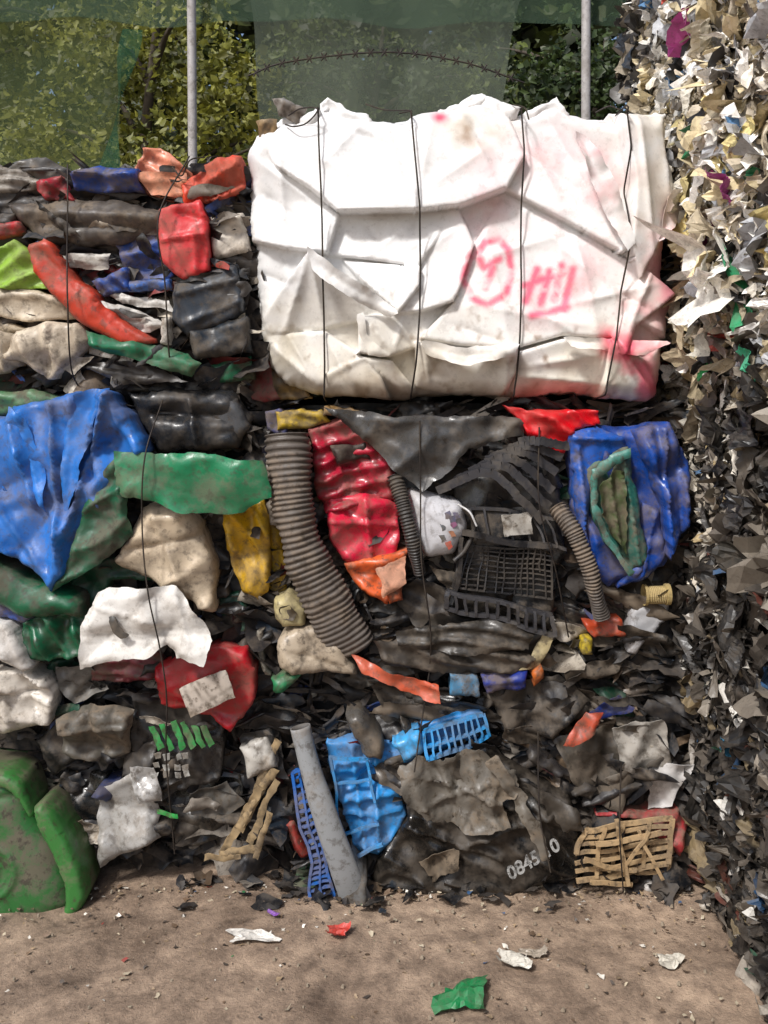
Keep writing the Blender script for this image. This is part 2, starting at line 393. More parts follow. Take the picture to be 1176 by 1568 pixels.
dark_pal=[('#17181b',6),('#212124',6),('#2c2a2b',5),('#3d3936',3),('#57504a',2),('#101216',4),('#7d766d',1.1),('#1f2730',1.4),('#17402f',.5),('#1d3468',.55),('#6a2222',.5),('#a89f91',.8),('#4e3f31',1.4),('#6b5a48',.9)]
light_pal=dark_pal+[('#c9bfae',2.4),('#d8d4cc',2),('#a33a30',.9),('#2c58a0',1.0),('#8a8176',1)]
mud_pal=[('#2b2824',4),('#3a342d',4),('#4d443a',3),('#1e1d1c',4),('#675b4d',1.5)]
def fill_face(name,u0,u1,v0,v1,p0,p1,n,pal,parent,seed,smin=.05,smax=.17,**k):
    r=np.random.default_rng(seed)
    pos=np.c_[gx(r.uniform(u0,u1,n)),-r.uniform(p0,p1-.03,n),gz(r.uniform(v0,v1,n))]
    scraps(name,pos,(1,0,0),(0,0,1),(0,-1,0),smin,smax,pick(pal,n,seed+1),matte_scrap,parent,seed,rotbias=.5,m=7,rj=.03,fold=.22,tiltmax=60,aspect=(.2,.8),**k)
    n2=n//3
    pos=np.c_[gx(r.uniform(u0,u1,n2)),-r.uniform(p0,p1,n2),gz(r.uniform(v0,v1,n2))]
    scraps('film_ribbons',pos,(1,0,0),(0,0,1),(0,-1,0),.05,.15,pick(pal,n2,seed+5),matte_scrap,parent,seed+2,rotbias=.7,m=6,rj=.04,fold=.5,tiltmax=80,aspect=(.06,.2),**k)
def rand_lumps(u0,u1,v0,v1,p0,p1,n,pal,parent,seed,wr=(35,85),hr=(14,38),step=5.3,sheetp=.55,dr=(.35,.95)):
    r=random.Random(seed)
    cols=[h for h,w in pal]; ws=[w for h,w in pal]
    for i in range(n):
        cu=r.uniform(u0,u1); cv=r.uniform(v0,v1); w=r.uniform(*wr); h=r.uniform(*hr); a=math.radians(r.gauss(0,22))
        pts=[]; k=r.randint(4,7)
        for j in range(k):
            t=2*math.pi*j/k+r.uniform(-.4,.4); q=r.uniform(.6,1.15); x=w*q*math.cos(t); y=h*q*math.sin(t)
            pts.append((cu+x*math.cos(a)-y*math.sin(a),cv+x*math.sin(a)+y*math.cos(a)))
        sh=r.random()<sheetp
        item('crushed_plastic_piece',pts,r.uniform(p0,p1),r.choices(cols,ws)[0],parent,kind='sheet' if sh else 'lump',bulge=r.uniform(.004,.015),er=r.uniform(.008,.02),
             cr=r.uniform(.007,.013),cs=r.uniform(.05,.10),fold=(r.uniform(60,120),r.uniform(14,40),r.uniform(.004,.016)) if r.random()<.7 else None,step=step,tilt=(r.uniform(-.35,.35),r.uniform(-.6,.6)),dirt=r.uniform(*dr),rough=r.uniform(.25,.5),jag=2,chaikin=0)

# ================================================================== WHITE BALE
WB=empty('white_plastic_bale')
core('core',float(gx(405)),float(gx(1000)),.06,1.0,float(gz(600)),float(gz(200)),WB,3,plastic('white_core',(.6,.58,.54),.5,.4))
def seg_d(u,v,a,b):
    a=np.array(a,float);b=np.array(b,float);ab=b-a;P=np.c_[u,v];t=np.clip(((P-a)@ab)/(ab@ab),0,1)
    return np.hypot(*(P-a-t[:,None]*ab).T)
def white_col(u,v):
    base=np.tile(np.array([.83,.83,.825]),(len(u),1))
    cream=np.array([.70,.62,.46]); pink=np.array([.80,.36,.39]); red=np.array([.74,.09,.15]); brown=np.array([.24,.165,.10]); grey=np.array([.38,.375,.38])
    def mix(m,c):
        nonlocal base; m=np.clip(m,0,1)[:,None]; base=base*(1-m)+c*m
    n=fbm(u/90,v/90,3,4); n2=fbm(u/35,v/35,9,4); n3=fbm(u/14,v/14,19,4)
    mix(.75*np.clip((v-420)/150,0,1)*(n*.9+.6),cream)
    mix(.6*np.clip((u-880)/120,0,1)*(n2+.5),cream)
    mix(.45*np.clip(n2*2-.55,0,1),grey)
    mix(.85*np.clip(n3*2.4-.75,0,1)*np.clip((v-400)/150+.15,0,1),brown)
    mix(.8*np.clip((v-575)/35,0,1)*np.clip(n2*1.5+.5,0,1),brown)
    def blob(cu,cv,ru,rv,a,c,sh=1.0):
        d=((u-cu)/ru)**2+((v-cv)/rv)**2
        mix(a*np.exp(-d)*np.clip(.75+sh*n2+.4*n3,0,1.3),c)
    blob(720,215,45,32,.8,cream*.8,1.5); blob(712,215,14,22,.7,brown,2)
    blob(840,250,110,45,.45,pink); blob(735,330,40,60,.4,pink); blob(850,430,100,80,.38,pink,2)
    blob(670,190,14,10,.9,red*1.1); blob(905,290,30,45,.6,pink,2); blob(968,570,38,50,.85,pink*np.array([1,.6,.7]),2)
    blob(943,540,22,30,.9,red,2); blob(1010,430,24,80,.75,pink*np.array([1,.7,.8]),2); blob(995,595,30,20,.7,red); blob(915,520,14,30,.7,red,2); blob(960,480,30,20,.5,pink,2)
    blob(990,400,30,35,.5,pink); blob(770,560,30,20,.7,brown,2); blob(650,560,50,20,.7,brown,2); blob(440,530,40,50,.6,cream*.7,2); blob(430,415,50,30,.75,grey,2); blob(560,590,60,18,.6,brown,2); blob(850,590,50,16,.5,brown,2)  # stains, plus a grey blob painting the left fold's shadow into the sheet
    S=np.full(len(u),1e9)
    def poly(ps):
        nonlocal S
        for a,b in zip(ps[:-1],ps[1:]): S=np.minimum(S,seg_d(u+2.0*n3,v+2.0*n2,a,b))
    poly([(716,460),(740,470),(768,454),(777,420),(772,388),(757,373),(738,376),(726,394),(736,414),(759,402)])
    poly([(738,378),(714,400),(704,432),(716,460)]); poly([(750,415),(738,444)])
    poly([(797,466),(815,418)]);poly([(818,472),(834,420)]);poly([(838,462),(850,412)]);poly([(796,442),(860,420)]);poly([(852,478),(866,418)]);poly([(804,488),(856,474)])
    mix(.95*np.exp(-(S/6.2)**3)*np.clip(1.0+n3*1.3,.3,1),np.array([.82,.11,.20]))
    return base*(1+.04*n3[:,None])
wm=plastic('white_hdpe_sheet',(.84,.83,.8),.36,.15,(.42,.36,.28),attr=True,bump=.06)
# overlapping folded panels: outline, reference point on the raised edge, height there, direction of rise, slope per 100 grid units
FL=[
 ([(388,200),(440,184),(560,176),(628,180),(640,262),(636,332),(520,333),(480,298),(425,262)],(500,330),.130,(.15,1),.055),
 ([(376,236),(425,262),(475,300),(522,335),(505,394),(440,386),(384,372)],(480,392),.112,(.1,1),.065),
 ([(625,178),(765,164),(797,250),(768,300),(700,325),(634,332)],(690,328),.130,(.1,1),.045),
 ([(498,332),(636,330),(690,326),(668,370),(640,414),(560,402),(503,395)],(630,412),.116,(.25,1),.075),
 ([(386,372),(440,386),(482,396),(420,440),(392,474)],(460,400),.065,(.6,-.5),.05),
 ([(478,394),(545,440),(608,482),(500,506),(412,516),(404,490),(440,440)],(482,396),.150,(.0,-1),.075),
 ([(526,402),(642,414),(640,444),(608,484),(560,440)],(612,482),.155,(.4,.8),.08),
 ([(636,331),(700,325),(722,380),(702,440),(690,466),(645,480),(608,484),(642,414)],(688,466),.135,(.5,.8),.06),
 ([(550,488),(610,482),(692,466),(668,505),(640,532),(595,548),(550,542)],(552,520),.145,(-1,.35),.07),
 ([(394,500),(425,512),(500,508),(552,542),(585,578),(600,614),(440,600),(402,550)],(552,542),.122,(1,-.3),.06),
 ([(500,572),(556,546),(600,552),(638,600),(620,616),(505,614)],(560,548),.128,(0,-1),.095),
 ([(634,524),(700,542),(783,530),(782,570),(768,604),(700,606),(636,592)],(700,540),.142,(0,-1),.09),
 ([(768,298),(860,350),(940,398),(1024,452),(960,500),(924,520),(850,516),(785,534),(700,530),(640,520),(690,466),(722,380)],(922,518),.132,(.35,1),.028),
 ([(762,170),(862,174),(880,230),(930,340),(942,398),(870,356),(768,298)],(938,392),.142,(.3,1),.046),
 ([(856,224),(880,228),(925,300),(952,385),(932,396),(885,300)],(950,385),.172,(.7,.2),.14),
 ([(936,182),(1014,180),(1018,240),(1038,300),(1022,332),(1000,362),(962,432),(944,392),(952,290)],(944,330),.155,(-1,0.1),.11),
 ([(1000,350),(1016,340),(1018,430),(1030,455),(1012,520),(962,492),(935,545),(920,520),(960,440)],(925,518),.150,(-.6,.7),.09),
 ([(783,540),(850,520),(918,522),(932,560),(905,610),(840,612),(778,610)],(850,522),.130,(0,-1),.09),
 ([(914,520),(945,540),(975,548),(1010,525),(1012,560),(1002,618),(905,610)],(914,540),.140,(-1,-.2),.09),
]
WO=np.array([(394,204),(440,186),(470,180),(492,164),(520,172),(560,180),(600,186),(628,182),(660,172),(690,168),(735,152),(765,166),(790,176),(820,166),(850,160),(866,174),(900,180),(938,182),(975,184),(1014,180),(1018,240),(1034,300),(1018,345),(1014,360),(1014,430),(1028,455),(1010,520),(1008,560),(1000,616),(905,608),(850,606),(780,612),(700,606),(628,614),(560,606),(500,608),(440,592),(408,555),(396,480),(386,370),(378,250)],float)
WR=[(430,205,440,360,10,.018),(395,250,500,330,9,.016),(560,190,500,260,10,.014),(590,200,620,320,9,.012),(660,190,640,300,12,.012),(700,180,750,290,10,.014),(480,396,500,505,8,.020),(480,396,440,510,8,.018),(482,396,560,480,8,.014),
 (530,405,606,478,7,.014),(556,490,605,540,8,.018),(620,485,600,545,6,.012),(410,520,490,590,10,.026),(440,508,500,600,8,.020),(500,512,545,600,8,.018),(400,545,450,595,7,.018),(560,550,625,605,7,.018),(660,535,770,560,10,-.022),(645,530,655,595,7,.016),(768,535,765,600,6,.016),
 (800,330,930,470,14,.020),(870,370,900,510,12,.018),(720,470,900,505,12,.014),(740,360,770,520,14,.014),(790,190,850,330,12,.020),(830,180,900,330,10,.014),(960,190,980,400,10,.026),(1000,195,1012,330,8,.020),(1005,360,935,530,8,.022),(790,575,920,588,8,.020),(800,560,900,545,8,.014),(930,530,990,612,7,.020),(960,545,1000,600,6,.016),(520,340,650,350,14,.012),(560,400,640,340,12,.014),(640,400,700,350,12,.014),
 (830,490,870,515,7,.014),(690,500,760,525,8,-.014),(405,300,470,350,8,-.018),(400,420,450,440,8,-.016),(930,450,980,480,7,-.018),(520,200,600,235,7,-.012),(450,230,560,290,9,.012),(730,400,840,370,9,.010),(860,470,990,440,8,.014),(650,300,740,240,9,.010),(800,240,870,300,7,-.014),(560,350,600,395,6,-.010)]
def WH(u,v):
    x=gx(u); z=gz(v)
    h=np.full(len(u),.052)+.008*crumple(x,z,.20,11)
    P=np.c_[u,v].astype(float)
    h+=.008*fbm(x*5,z*5,21,2)
    for k,(pl,ref,h0,d,sl) in enumerate(FL):
        pl=np.array(pl,float); d=np.array(d,float); d/=np.linalg.norm(d)
        ins=inside(P,pl)
        hh=h0+sl*((u-ref[0])*d[0]+(v-ref[1])*d[1])/100+.012*crumple(x,z,.17,300+k*7)
        ed=edist(P,pl); hh=hh-.007*np.clip(1-ed/4,0,1)**2
        h=np.where(ins,np.maximum(h,hh),h)
    for (u1,v1,u2,v2,wd,am) in WR:
        a=np.array([u1,v1],float);b=np.array([u2,v2],float);ab=b-a;t=np.clip(((P-a)@ab)/(ab@ab),0,1); dd=np.hypot(*(P-a-t[:,None]*ab).T)
        h+=am*np.exp(-(dd/wd))*np.sin(np.clip(t,.06,.94)*math.pi)**.5
    return h
def white_face():
    s=3.8; bd=outline(WO,s/GU,1,1.8,5); B=np.c_[bd[:,0]*GU+588,1340-bd[:,1]*GU]
    U_,V_=np.meshgrid(np.arange(374,1040,s),np.arange(150,622,s*.87)); U_=U_+(np.arange(U_.shape[0])%2)[:,None]*s*.5
    G=np.c_[U_.ravel(),V_.ravel()]; near=np.full(len(G),1e9); E=[]
    for pl,*_ in FL:
        pl=np.array(pl,float)
        near=np.minimum(near,edist(G,pl))
        for a,b in zip(pl,np.roll(pl,-1,0)):
            L_=np.hypot(*(b-a)); n=max(1,int(L_/3.6)); d=(b-a)/L_; nr=np.array([-d[1],d[0]])
            for i in range(n):
                c=a+(b-a)*(i+.5)/n
                E+= [c+nr*.8,c-nr*.8]
    G=G[near>2.8]; E=np.array(E)
    A=np.vstack([G,E]); A=A[inside(A,B)]; A=A[edist(A,B)>2.2]
    allp=[Vector((float(gx(a)),float(gz(b_)))) for a,b_ in A]; bp=[Vector(map(float,q)) for q in bd]
    r=delaunay_2d_cdt(bp+allp,[],[list(range(len(bp)))],1,1e-6)
    V2=np.array([tuple(q) for q in r[0]]); F=[tuple(f) for f in r[2]]
    u=V2[:,0]*GU+588; v=1340-V2[:,1]*GU; h=WH(u,v)
    t=np.clip(edist(V2,bd)/.055,0,1); h=h-.085*(1-np.sqrt(1-(1-t)**2))
    finish('folded_white_sheeting',V2,F,h,bd,'lump',.9,wm,WB,white_col,np.clip((.09-h)/.05,0,1)*t)  # cav tints the recesses: fold shading and dirt both put into the colour
white_face()
def wsheet(n,pts,p,**k):
    d=dict(kind='sheet',cr=.008,cs=.10,step=4,mat=wm,cfun=white_col,chaikin=1,jag=1.2,curl=.03,bulge=.004,pl=1); d.update(k); item(n,pts,p,parent=WB,**d)
wsheet('loose_flap',[(478,390),(492,398),(560,446),(610,484),(596,490),(540,462),(490,430)],.150)
wsheet('loose_flap',[(858,222),(878,226),(918,290),(950,384),(936,396),(900,330)],.165)
wsheet('loose_flap',[(1012,300),(1038,300),(1030,340),(1004,366),(986,380),(996,340)],.09,tilt=(-.3,0))
wsheet('loose_flap',[(640,522),(700,536),(784,528),(778,548),(700,560),(648,546)],.150,tilt=(0,-.4))
wsheet('loose_flap',[(848,516),(918,520),(1006,524),(960,548),(920,540),(860,532)],.145,tilt=(0,-.4))
wsheet('loose_flap',[(548,486),(560,482),(566,520),(600,548),(560,546)],.150)
for pts in ([(488,168),(500,158),(530,172),(560,184),(570,200),(490,195)],[(640,185),(690,166),(735,150),(790,172),(785,192),(640,200)],[(796,180),(848,160),(870,176),(860,196),(800,196)],[(930,178),(1014,180),(1014,200),(935,200)],[(400,206),(440,184),(492,176),(490,200),(410,224)]):
    item('torn_rim',pts,.030,parent=WB,bulge=.01,er=.012,cr=.016,cs=.05,step=4,jag=3,back=.25,mat=wm,cfun=white_col,pl=.8)
for pts in ([(700,170),(740,150),(744,156),(712,178)],[(500,162),(510,166),(505,180),(496,176)],[(840,160),(852,152),(858,172),(846,174)]):
    item('torn_strip',pts,.02,parent=WB,kind='sheet',cr=.012,cs=.03,step=3.5,mat=wm,cfun=white_col)
item('grey_offcut',[(420,158),(436,155),(470,172),(460,196),(430,184)],.02,'#8a8680',WB,cr=.012,cs=.04,kind='sheet')
item('tan_offcut',[(395,195),(425,190),(425,215),(400,225)],.03,'#a58a62',WB,cr=.01,cs=.04,kind='sheet')
item('tan_board',[(395,558),(412,556),(470,596),(480,612),(400,612)],.0,'#7b6238',WB)
def wp(L_,d=.0): return [S3(u,v,p+d) for u,v,p in L_]
WP=[]
for pts in ([(490,176),(492,230),(496,300),(499,394),(500,470),(501,560),(500,606)],[(628,184),(633,250),(640,330),(641,415),(640,480),(634,560),(628,604)],[(793,175),(793,250),(790,330),(789,430),(786,520),(782,575),(778,606)],[(938,184),(946,250),(944,330),(940,400),(930,470),(918,540),(907,602)]):
    q=np.array(pts,float); vv=np.linspace(q[0,1],q[-1,1],46); uu=np.interp(vv,q[:,1],q[:,0])
    hh=WH(uu,vv); e_=np.minimum(vv-vv[0],vv[-1]-vv); hh=hh-.05*np.clip(1-e_/28,0,1)**2
    env=np.array([hh[max(0,i-3):i+4].max() for i in range(len(hh))]); env=np.convolve(np.pad(env,3,mode='edge'),np.ones(7)/7,'valid')
    WP.append([S3(uu[0]+2,vv[0]-4,-.15)]+[S3(a,b_,c+.010) for a,b_,c in zip(uu,vv,env)]+[S3(uu[-1],vv[-1]+9,.0)])
wires('binding_wire',WP,.0026,wire_m,WB,120)
wires('wire_tail',[
 wp([(440,198,.05),(455,205,.08),(475,200,.09),(490,182,.1),(465,178,.08),(445,186,.06)]),
 wp([(560,160,.0),(590,176,.05),(628,184,.1),(610,188,.1)]),wp([(780,168,.05),(795,180,.1),(800,200,.12)]),
 wp([(905,180,.05),(925,172,.06),(938,182,.09)]),wp([(270,262,.05),(290,280,.1),(300,255,.08),(320,248,.06)])],.0022,wire_m,WB,40)

# ================================================================== LEFT UPPER BALE
LU=empty('mixed_plastic_bale')
core('core',-1.75,float(gx(380)),.07,1.0,float(gz(590)),float(gz(265)),LU,5)
fill_face('loose_scraps',-320,385,262,590,-.06,.05,800,light_pal,LU,21)
rand_lumps(-300,370,270,580,-.04,.02,55,light_pal,LU,31)
rand_lumps(-10,375,285,575,.03,.08,48,light_pal,LU,32,wr=(18,56),hr=(5,15),step=4.4,sheetp=.75)
I=lambda n,pts,p,c,**k: item(n,pts,p,c,LU,**k)
I('grey_sheet',[(0,270),(25,248),(75,245),(110,262),(128,300),(60,300),(0,290)],.0,'#5b5955',cr=.012,fold=(100,22,.02))
I('grey_sheet',[(-60,262),(0,255),(40,262),(80,285),(30,300),(-60,300)],.02,'#9b948a',cr=.010,fold=(80,16,.02))
I('black_sheet',[(0,290),(70,300),(120,322),(60,340),(0,330)],.02,'#26262a',fold=(90,18,.015))
I('salmon_flap',[(205,262),(225,228),(250,230),(296,268),(300,300),(270,315),(215,296)],.03,'#dd8a6c',fold=(60,26,.02),cr=.008,dirt=.4)
I('red_offcut',[(68,285),(110,278),(126,316),(82,314)],.05,'#a81c2c',fold=(60,20,.03))
I('blue_drum_rim',[(122,275),(165,260),(222,268),(232,298),(180,302),(128,296)],.07,'#1a418f',bulge=.02,ridges=((130,275,225,280,6,.03),),er=.012,cr=.010)
I('orange_box',[(284,292),(335,252),(376,244),(379,292),(340,312),(286,322)],.05,'#dc4626',ridges=((300,300,370,260,5,.02),(310,315,375,285,5,-.02)),cr=.010,fold=(30,22,.012),dirt=.4)
I('salmon_flap',[(215,270),(288,272),(300,310),(240,306)],.06,'#e0906c',fold=(80,24,.012),kind='sheet',dirt=.4)
I('grey_drum',[(18,318),(150,308),(256,328),(268,356),(190,378),(78,382),(46,348)],.05,'#4f4944',bulge=.06,er=.05,cr=.010,ridges=((60,330,250,340,7,.012),(80,350,240,358,4,-.014)),dirt=.8,chaikin=1)
I('grey_drum',[(-90,330),(20,330),(60,380),(0,392),(-80,384)],.02,'#2b2b2d',bulge=.03)
I('white_canister',[(325,338),(378,330),(388,388),(332,402)],.05,'#cfc6b8',bulge=.03,ridges=((335,365,385,360,4,-.01),),cr=.009,dirt=.4)
I('blue_box',[(180,370),(258,364),(274,426),(206,436),(192,388)],.06,'#2a4a92',ridges=((195,395,265,390,4,.016),(200,415,268,408,4,-.016)),cr=.008)
I('red_box',[(257,330),(318,314),(328,340),(332,420),(292,432),(258,402)],.10,'#cc3336',bulge=.018,er=.01,cr=.006,ridges=((262,375,330,365,3,.018),(285,335,325,345,4,-.016),(310,370,312,420,3,.012)),dirt=.4)
I('dark_sheet',[(196,325),(256,330),(256,366),(200,370)],.05,'#3e3c3a')
for a in ([(110,396),(182,392),(176,416),(116,416)],[(160,448),(270,462),(276,478),(196,470)],[(150,462),(230,482),(268,500),(240,512),(190,495)]):
    I('white_sheet',a,.06,'#cdc9c2',er=.01,bulge=.01,fold=(85,10,.012),kind='sheet',dirt=.4)
I('blue_offcut',[(155,432),(205,414),(212,450),(172,454)],.07,'#1d4fa6',fold=(50,18,.02))
I('blue_offcut',[(200,436),(270,430),(272,446),(208,450)],.07,'#3a5fa0',er=.01)
I('lime_tub',[(-10,398),(40,375),(88,412),(112,446),(30,448),(-10,432)],.08,'#8cb43a',bulge=.02,fold=(120,30,.022),dirt=.4)
I('red_flap',[(-5,350),(45,343),(50,360),(-5,374)],.07,'#a8242a')
I('red_tube',[(58,382),(92,372),(132,428),(192,480),(256,528),(200,526),(140,494),(76,424)],.11,'#bd3c26',bulge=.04,er=.03,cr=.005,fold=(45,60,.008),dirt=.5,ridges=((80,390,220,520,4,-.012),),chaikin=1,pl=1)
I('cream_tube',[(-10,432),(60,442),(122,468),(134,490),(60,497),(-10,486)],.07,'#d3c4ac',bulge=.03,er=.03,cr=.007,fold=(88,34,.02),dirt=.5,chaikin=1,pl=1)
I('cream_tube',[(-10,484),(50,500),(60,512),(-10,512)],.05,'#b8a88e',bulge=.02)
I('cream_jerrycan',[(40,512),(90,496),(142,496),(156,528),(120,560),(96,583),(62,562),(30,548)],.08,'#d8cab4',bulge=.04,er=.03,cr=.012,cs=.08,fold=(20,34,.024),ridges=((100,500,90,575,4,-.02),),dirt=.5,chaikin=1,pl=1)
I('cream_jerrycan',[(-20,500),(40,512),(48,560),(20,572),(-20,566)],.06,'#cbbda6',bulge=.03,er=.03,cr=.012,fold=(10,30,.024),dirt=.5,chaikin=1)
I('slate_drum',[(274,436),(330,420),(372,406),(382,478),(302,516),(276,492)],.08,'#2b323b',bulge=.02,er=.015,cr=.007,ridges=((280,455,378,430,5,.016),(290,500,380,462,5,.014)))
I('slate_drum',[(296,508),(384,488),(392,540),(310,552)],.07,'#1c242c',bulge=.02,er=.02,cr=.008)
I('green_flap',[(152,508),(200,520),(270,532),(316,556),(304,578),(250,560),(200,546),(160,532)],.09,'#0f6d48',bulge=.01,er=.012,fold=(80,26,.016),kind='sheet',dirt=.45)
I('green_flap',[(330,560),(390,545),(392,580),(345,588)],.05,'#15573a')
I('bottle_neck',[(258,490),(272,487),(276,528),(259,526)],.11,'#c9c4ba',er=.014,bulge=.03,step=4,cr=.003)
I('dark_film',[(100,560),(240,560),(330,590),(240,600),(110,592)],.03,'#1d1a18',cr=.012)
I('grey_film',[(130,560),(210,552),(300,585),(200,588)],.07,'#3f3b37',kind='sheet',cr=.010,fold=(80,16,.012))
wires('binding_wire',[wp([(120,262,.09),(127,330,.13),(128,400,.14),(134,470,.17),(130,560,.12),(130,600,.03)]),
 wp([(300,250,.09),(262,345,.15),(270,440,.14),(275,530,.14),(270,585,.05)])],.0024,wire_m,LU)

# ================================================================== LEFT LOWER BALES
LL=empty('mixed_plastic_bale')
core('core',-1.75,float(gx(420)),.10,1.0,float(gz(1000)),float(gz(600)),LL,7)
LB=empty('mixed_plastic_bale')
core('core',-1.75,float(gx(440)),.14,1.0,.0,float(gz(1000)),LB,8)
fill_face('loose_scraps',-320,440,595,1010,-.08,.04,850,dark_pal,LL,23)
fill_face('loose_scraps',-320,445,1000,1305,-.13,.02,850,dark_pal+[('#b9b0a2',2.5)],LB,25)
rand_lumps(-300,410,600,1000,-.07,.01,50,dark_pal,LL,33)
rand_lumps(-300,420,1010,1285,-.10,-.0,55,dark_pal+[('#a09789',3)],LB,35)
rand_lumps(90,420,1010,1285,.02,.07,34,dark_pal+[('#c9c0b2',4)],LB,36,wr=(18,46),hr=(8,20),step=4.5,sheetp=.85)
I=lambda n,pts,p,c,**k: item(n,pts,p,c,LL,**k)
I('green_strip',[(-10,598),(60,596),(108,604),(100,616),(-10,640)],.06,'#4a7550')
I('black_drum',[(205,600),(290,594),(362,598),(388,640),(366,684),(250,690),(222,648)],.03,'#26282b',bulge=.05,er=.04,rough=.22,cr=.012,ridges=((300,610,310,680,7,.03),(250,630,380,640,6,-.02)),dirt=.5)
I('grey_canister',[(290,612),(368,606),(385,650),(370,682),(312,684)],.05,'#4b4d50',bulge=.03,er=.02,rough=.25,cr=.014,dirt=.6)
BT_=empty('blue_plastic_tarpaulin')
item('tarp',[(-12,630),(40,632),(48,618),(100,612),(140,598),(192,592),(222,630),(248,688),(210,715),(188,748),(168,800),(134,862),(108,886),(60,842),(-12,822)],.09,'#2a70c2',BT_,
  bulge=.02,er=.015,cr=.013,cs=.16,fold=(12,76,.036),rough=.3,ridges=((105,610,125,860,8,.04),(45,630,85,760,7,.03),(190,598,130,800,6,.04),(0,720,100,860,8,.025),(150,600,165,720,7,-.03),(192,594,246,690,7,.03)),dirt=.42)
item('tarp_fold',[(48,618),(72,640),(96,700),(104,770),(80,742),(58,690),(44,650)],.155,'#2f78cc',BT_,kind='sheet',cr=.007,cs=.06,rough=.3,ridges=((60,630,98,760,4,.015),),dirt=.35)
item('tarp_fold',[(140,600),(192,592),(170,640),(150,720),(128,790),(122,720),(128,650)],.15,'#2a6fbe',BT_,kind='sheet',cr=.008,cs=.08,rough=.3,ridges=((180,596,135,780,5,.02),),dirt=.35)
item('tarp_fold',[(0,700),(60,760),(112,850),(106,884),(60,842),(-4,800)],.12,'#2668b8',BT_,kind='sheet',cr=.010,cs=.08,rough=.3,ridges=((0,720,100,860,5,.02),),dirt=.55)
I('dark_green_sheet',[(160,742),(205,690),(216,750),(224,806),(182,846),(150,862),(110,886),(140,830)],.13,'#1b5c40',cr=.012,fold=(120,40,.02),kind='sheet')
I('cream_drum',[(236,764),(292,764),(322,800),(342,870),(338,926),(300,905),(262,880),(188,850),(212,812)],.10,'#c8b69c',bulge=.07,er=.06,cr=.009,cs=.12,fold=(-40,60,.022),dirt=.5,ridges=((250,770,300,890,5,.016),(210,830,320,810,5,-.016)),chaikin=1,pl=1)
I('green_sheet',[(203,682),(260,685),(330,688),(415,694),(426,750),(382,773),(300,770),(240,752),(204,750)],.17,'#17784e',kind='sheet',bulge=.015,er=.05,cr=.006,fold=(85,110,.016),rough=.3,dirt=.45,pl=1)
I('yellow_pot',[(345,775),(400,764),(416,800),(416,900),(400,910),(378,898),(362,862)],.06,'#d0a212',cr=.014,cs=.05,fold=(30,26,.02),dirt=.5)
I('white_sheet',[(180,882),(240,872),(290,873),(316,910),(346,950),(332,986),(292,976),(276,955),(250,975),(200,984),(155,993),(152,935)],.17,'#dddad4',kind='sheet',cr=.011,cs=.15,bulge=.004,er=.02,dirt=.28,curl=.03,rough=.35,pl=1.4,ridges=((170,900,280,930,3,.010),(290,875,310,960,3,.010)))
I('hole_shade_patch',[(196,912),(206,915),(218,934),(228,938),(214,946),(206,938)],.20,'#3a3a38',kind='sheet',step=4,cr=.002)  # dark patch laid on the sheet, painted as the shade in a hole
I('green_tube',[(-12,826),(40,856),(92,882),(150,897),(152,926),(60,926),(20,905),(-12,885)],.12,'#125638',bulge=.05,er=.04,cr=.008,chaikin=1)
I('green_tub',[(55,938),(100,924),(152,926),(160,985),(90,996),(64,988)],.12,'#125a3b',cr=.014,fold=(30,28,.024))
I('blue_offcut',[(-12,882),(40,898),(72,928),(60,938),(-12,922)],.10,'#1b52ae')
I('white_bottle',[(-10,940),(10,928),(40,936),(62,968),(77,1000),(60,1008),(22,980),(-10,975)],.13,'#d5d3cf',bulge=.025,er=.015,dirt=.3,cr=.007,fold=(30,24,.014))
I('dark_green_flap',[(150,850),(190,846),(262,882),(180,882),(155,930),(110,890)],.06,'#14452f')
I('dark_green_flap',[(335,905),(372,905),(390,960),(350,968)],.03,'#0f3d2c')
rand_lumps(330,420,900,1000,.02,.06,10,dark_pal,LL,37,wr=(15,35),hr=(8,18),step=4.5,sheetp=.7)
I=lambda n,pts,p,c,**k: item(n,pts,p,c,LB,**k)
I('white_sack',[(-12,1012),(66,1010),(84,1020),(99,1050),(92,1090),(40,1102),(-12,1084)],.09,'#d4ccc0',bulge=.02,er=.014,cr=.014,cs=.08,fold=(70,30,.03),ridges=((0,1050,90,1040,4,-.025),(20,1012,40,1090,4,.018)),dirt=.45)
I('dark_red_flap',[(150,1004),(250,990),(262,1030),(200,1036),(146,1034)],.05,'#6b2630',fold=(80,24,.012))
I('red_canister',[(250,1004),(290,985),(340,974),(384,980),(398,1010),(394,1062),(362,1102),(332,1078),(256,1062)],.09,'#b01422',bulge=.02,er=.012,cr=.008,dirt=.4,fold=(60,60,.014),rough=.28,pl=1.1)
I('paper_label',[(293,1026),(358,998),(374,1040),(308,1068)],.150,'#b9aea2',kind='sheet',bulge=.001,cr=.002,dirt=.7,curl=.006,jag=1)
I('grey_film',[(96,1012),(150,1010),(170,1050),(120,1072),(100,1050)],.06,'#77746f',cr=.013,cs=.05,kind='sheet')
I('grey_film',[(104,1080),(160,1060),(215,1070),(210,1140),(160,1150),(110,1140)],.05,'#57534b',cr=.014,cs=.07,dirt=.95,kind='sheet',ridges=((110,1100,210,1090,4,.02),(150,1065,170,1145,4,-.02)))
I('dark_film',[(60,1130),(100,1090),(130,1150),(90,1180)],.03,'#222120',cr=.015)
I('black_film_bag',[(210,1060),(270,1058),(330,1066),(347,1110),(340,1180),(290,1196),(250,1200),(206,1132)],.06,'#1b1b1d',cr=.012,cs=.09,rough=.18,dirt=.3,crease=.5,bump=.25)
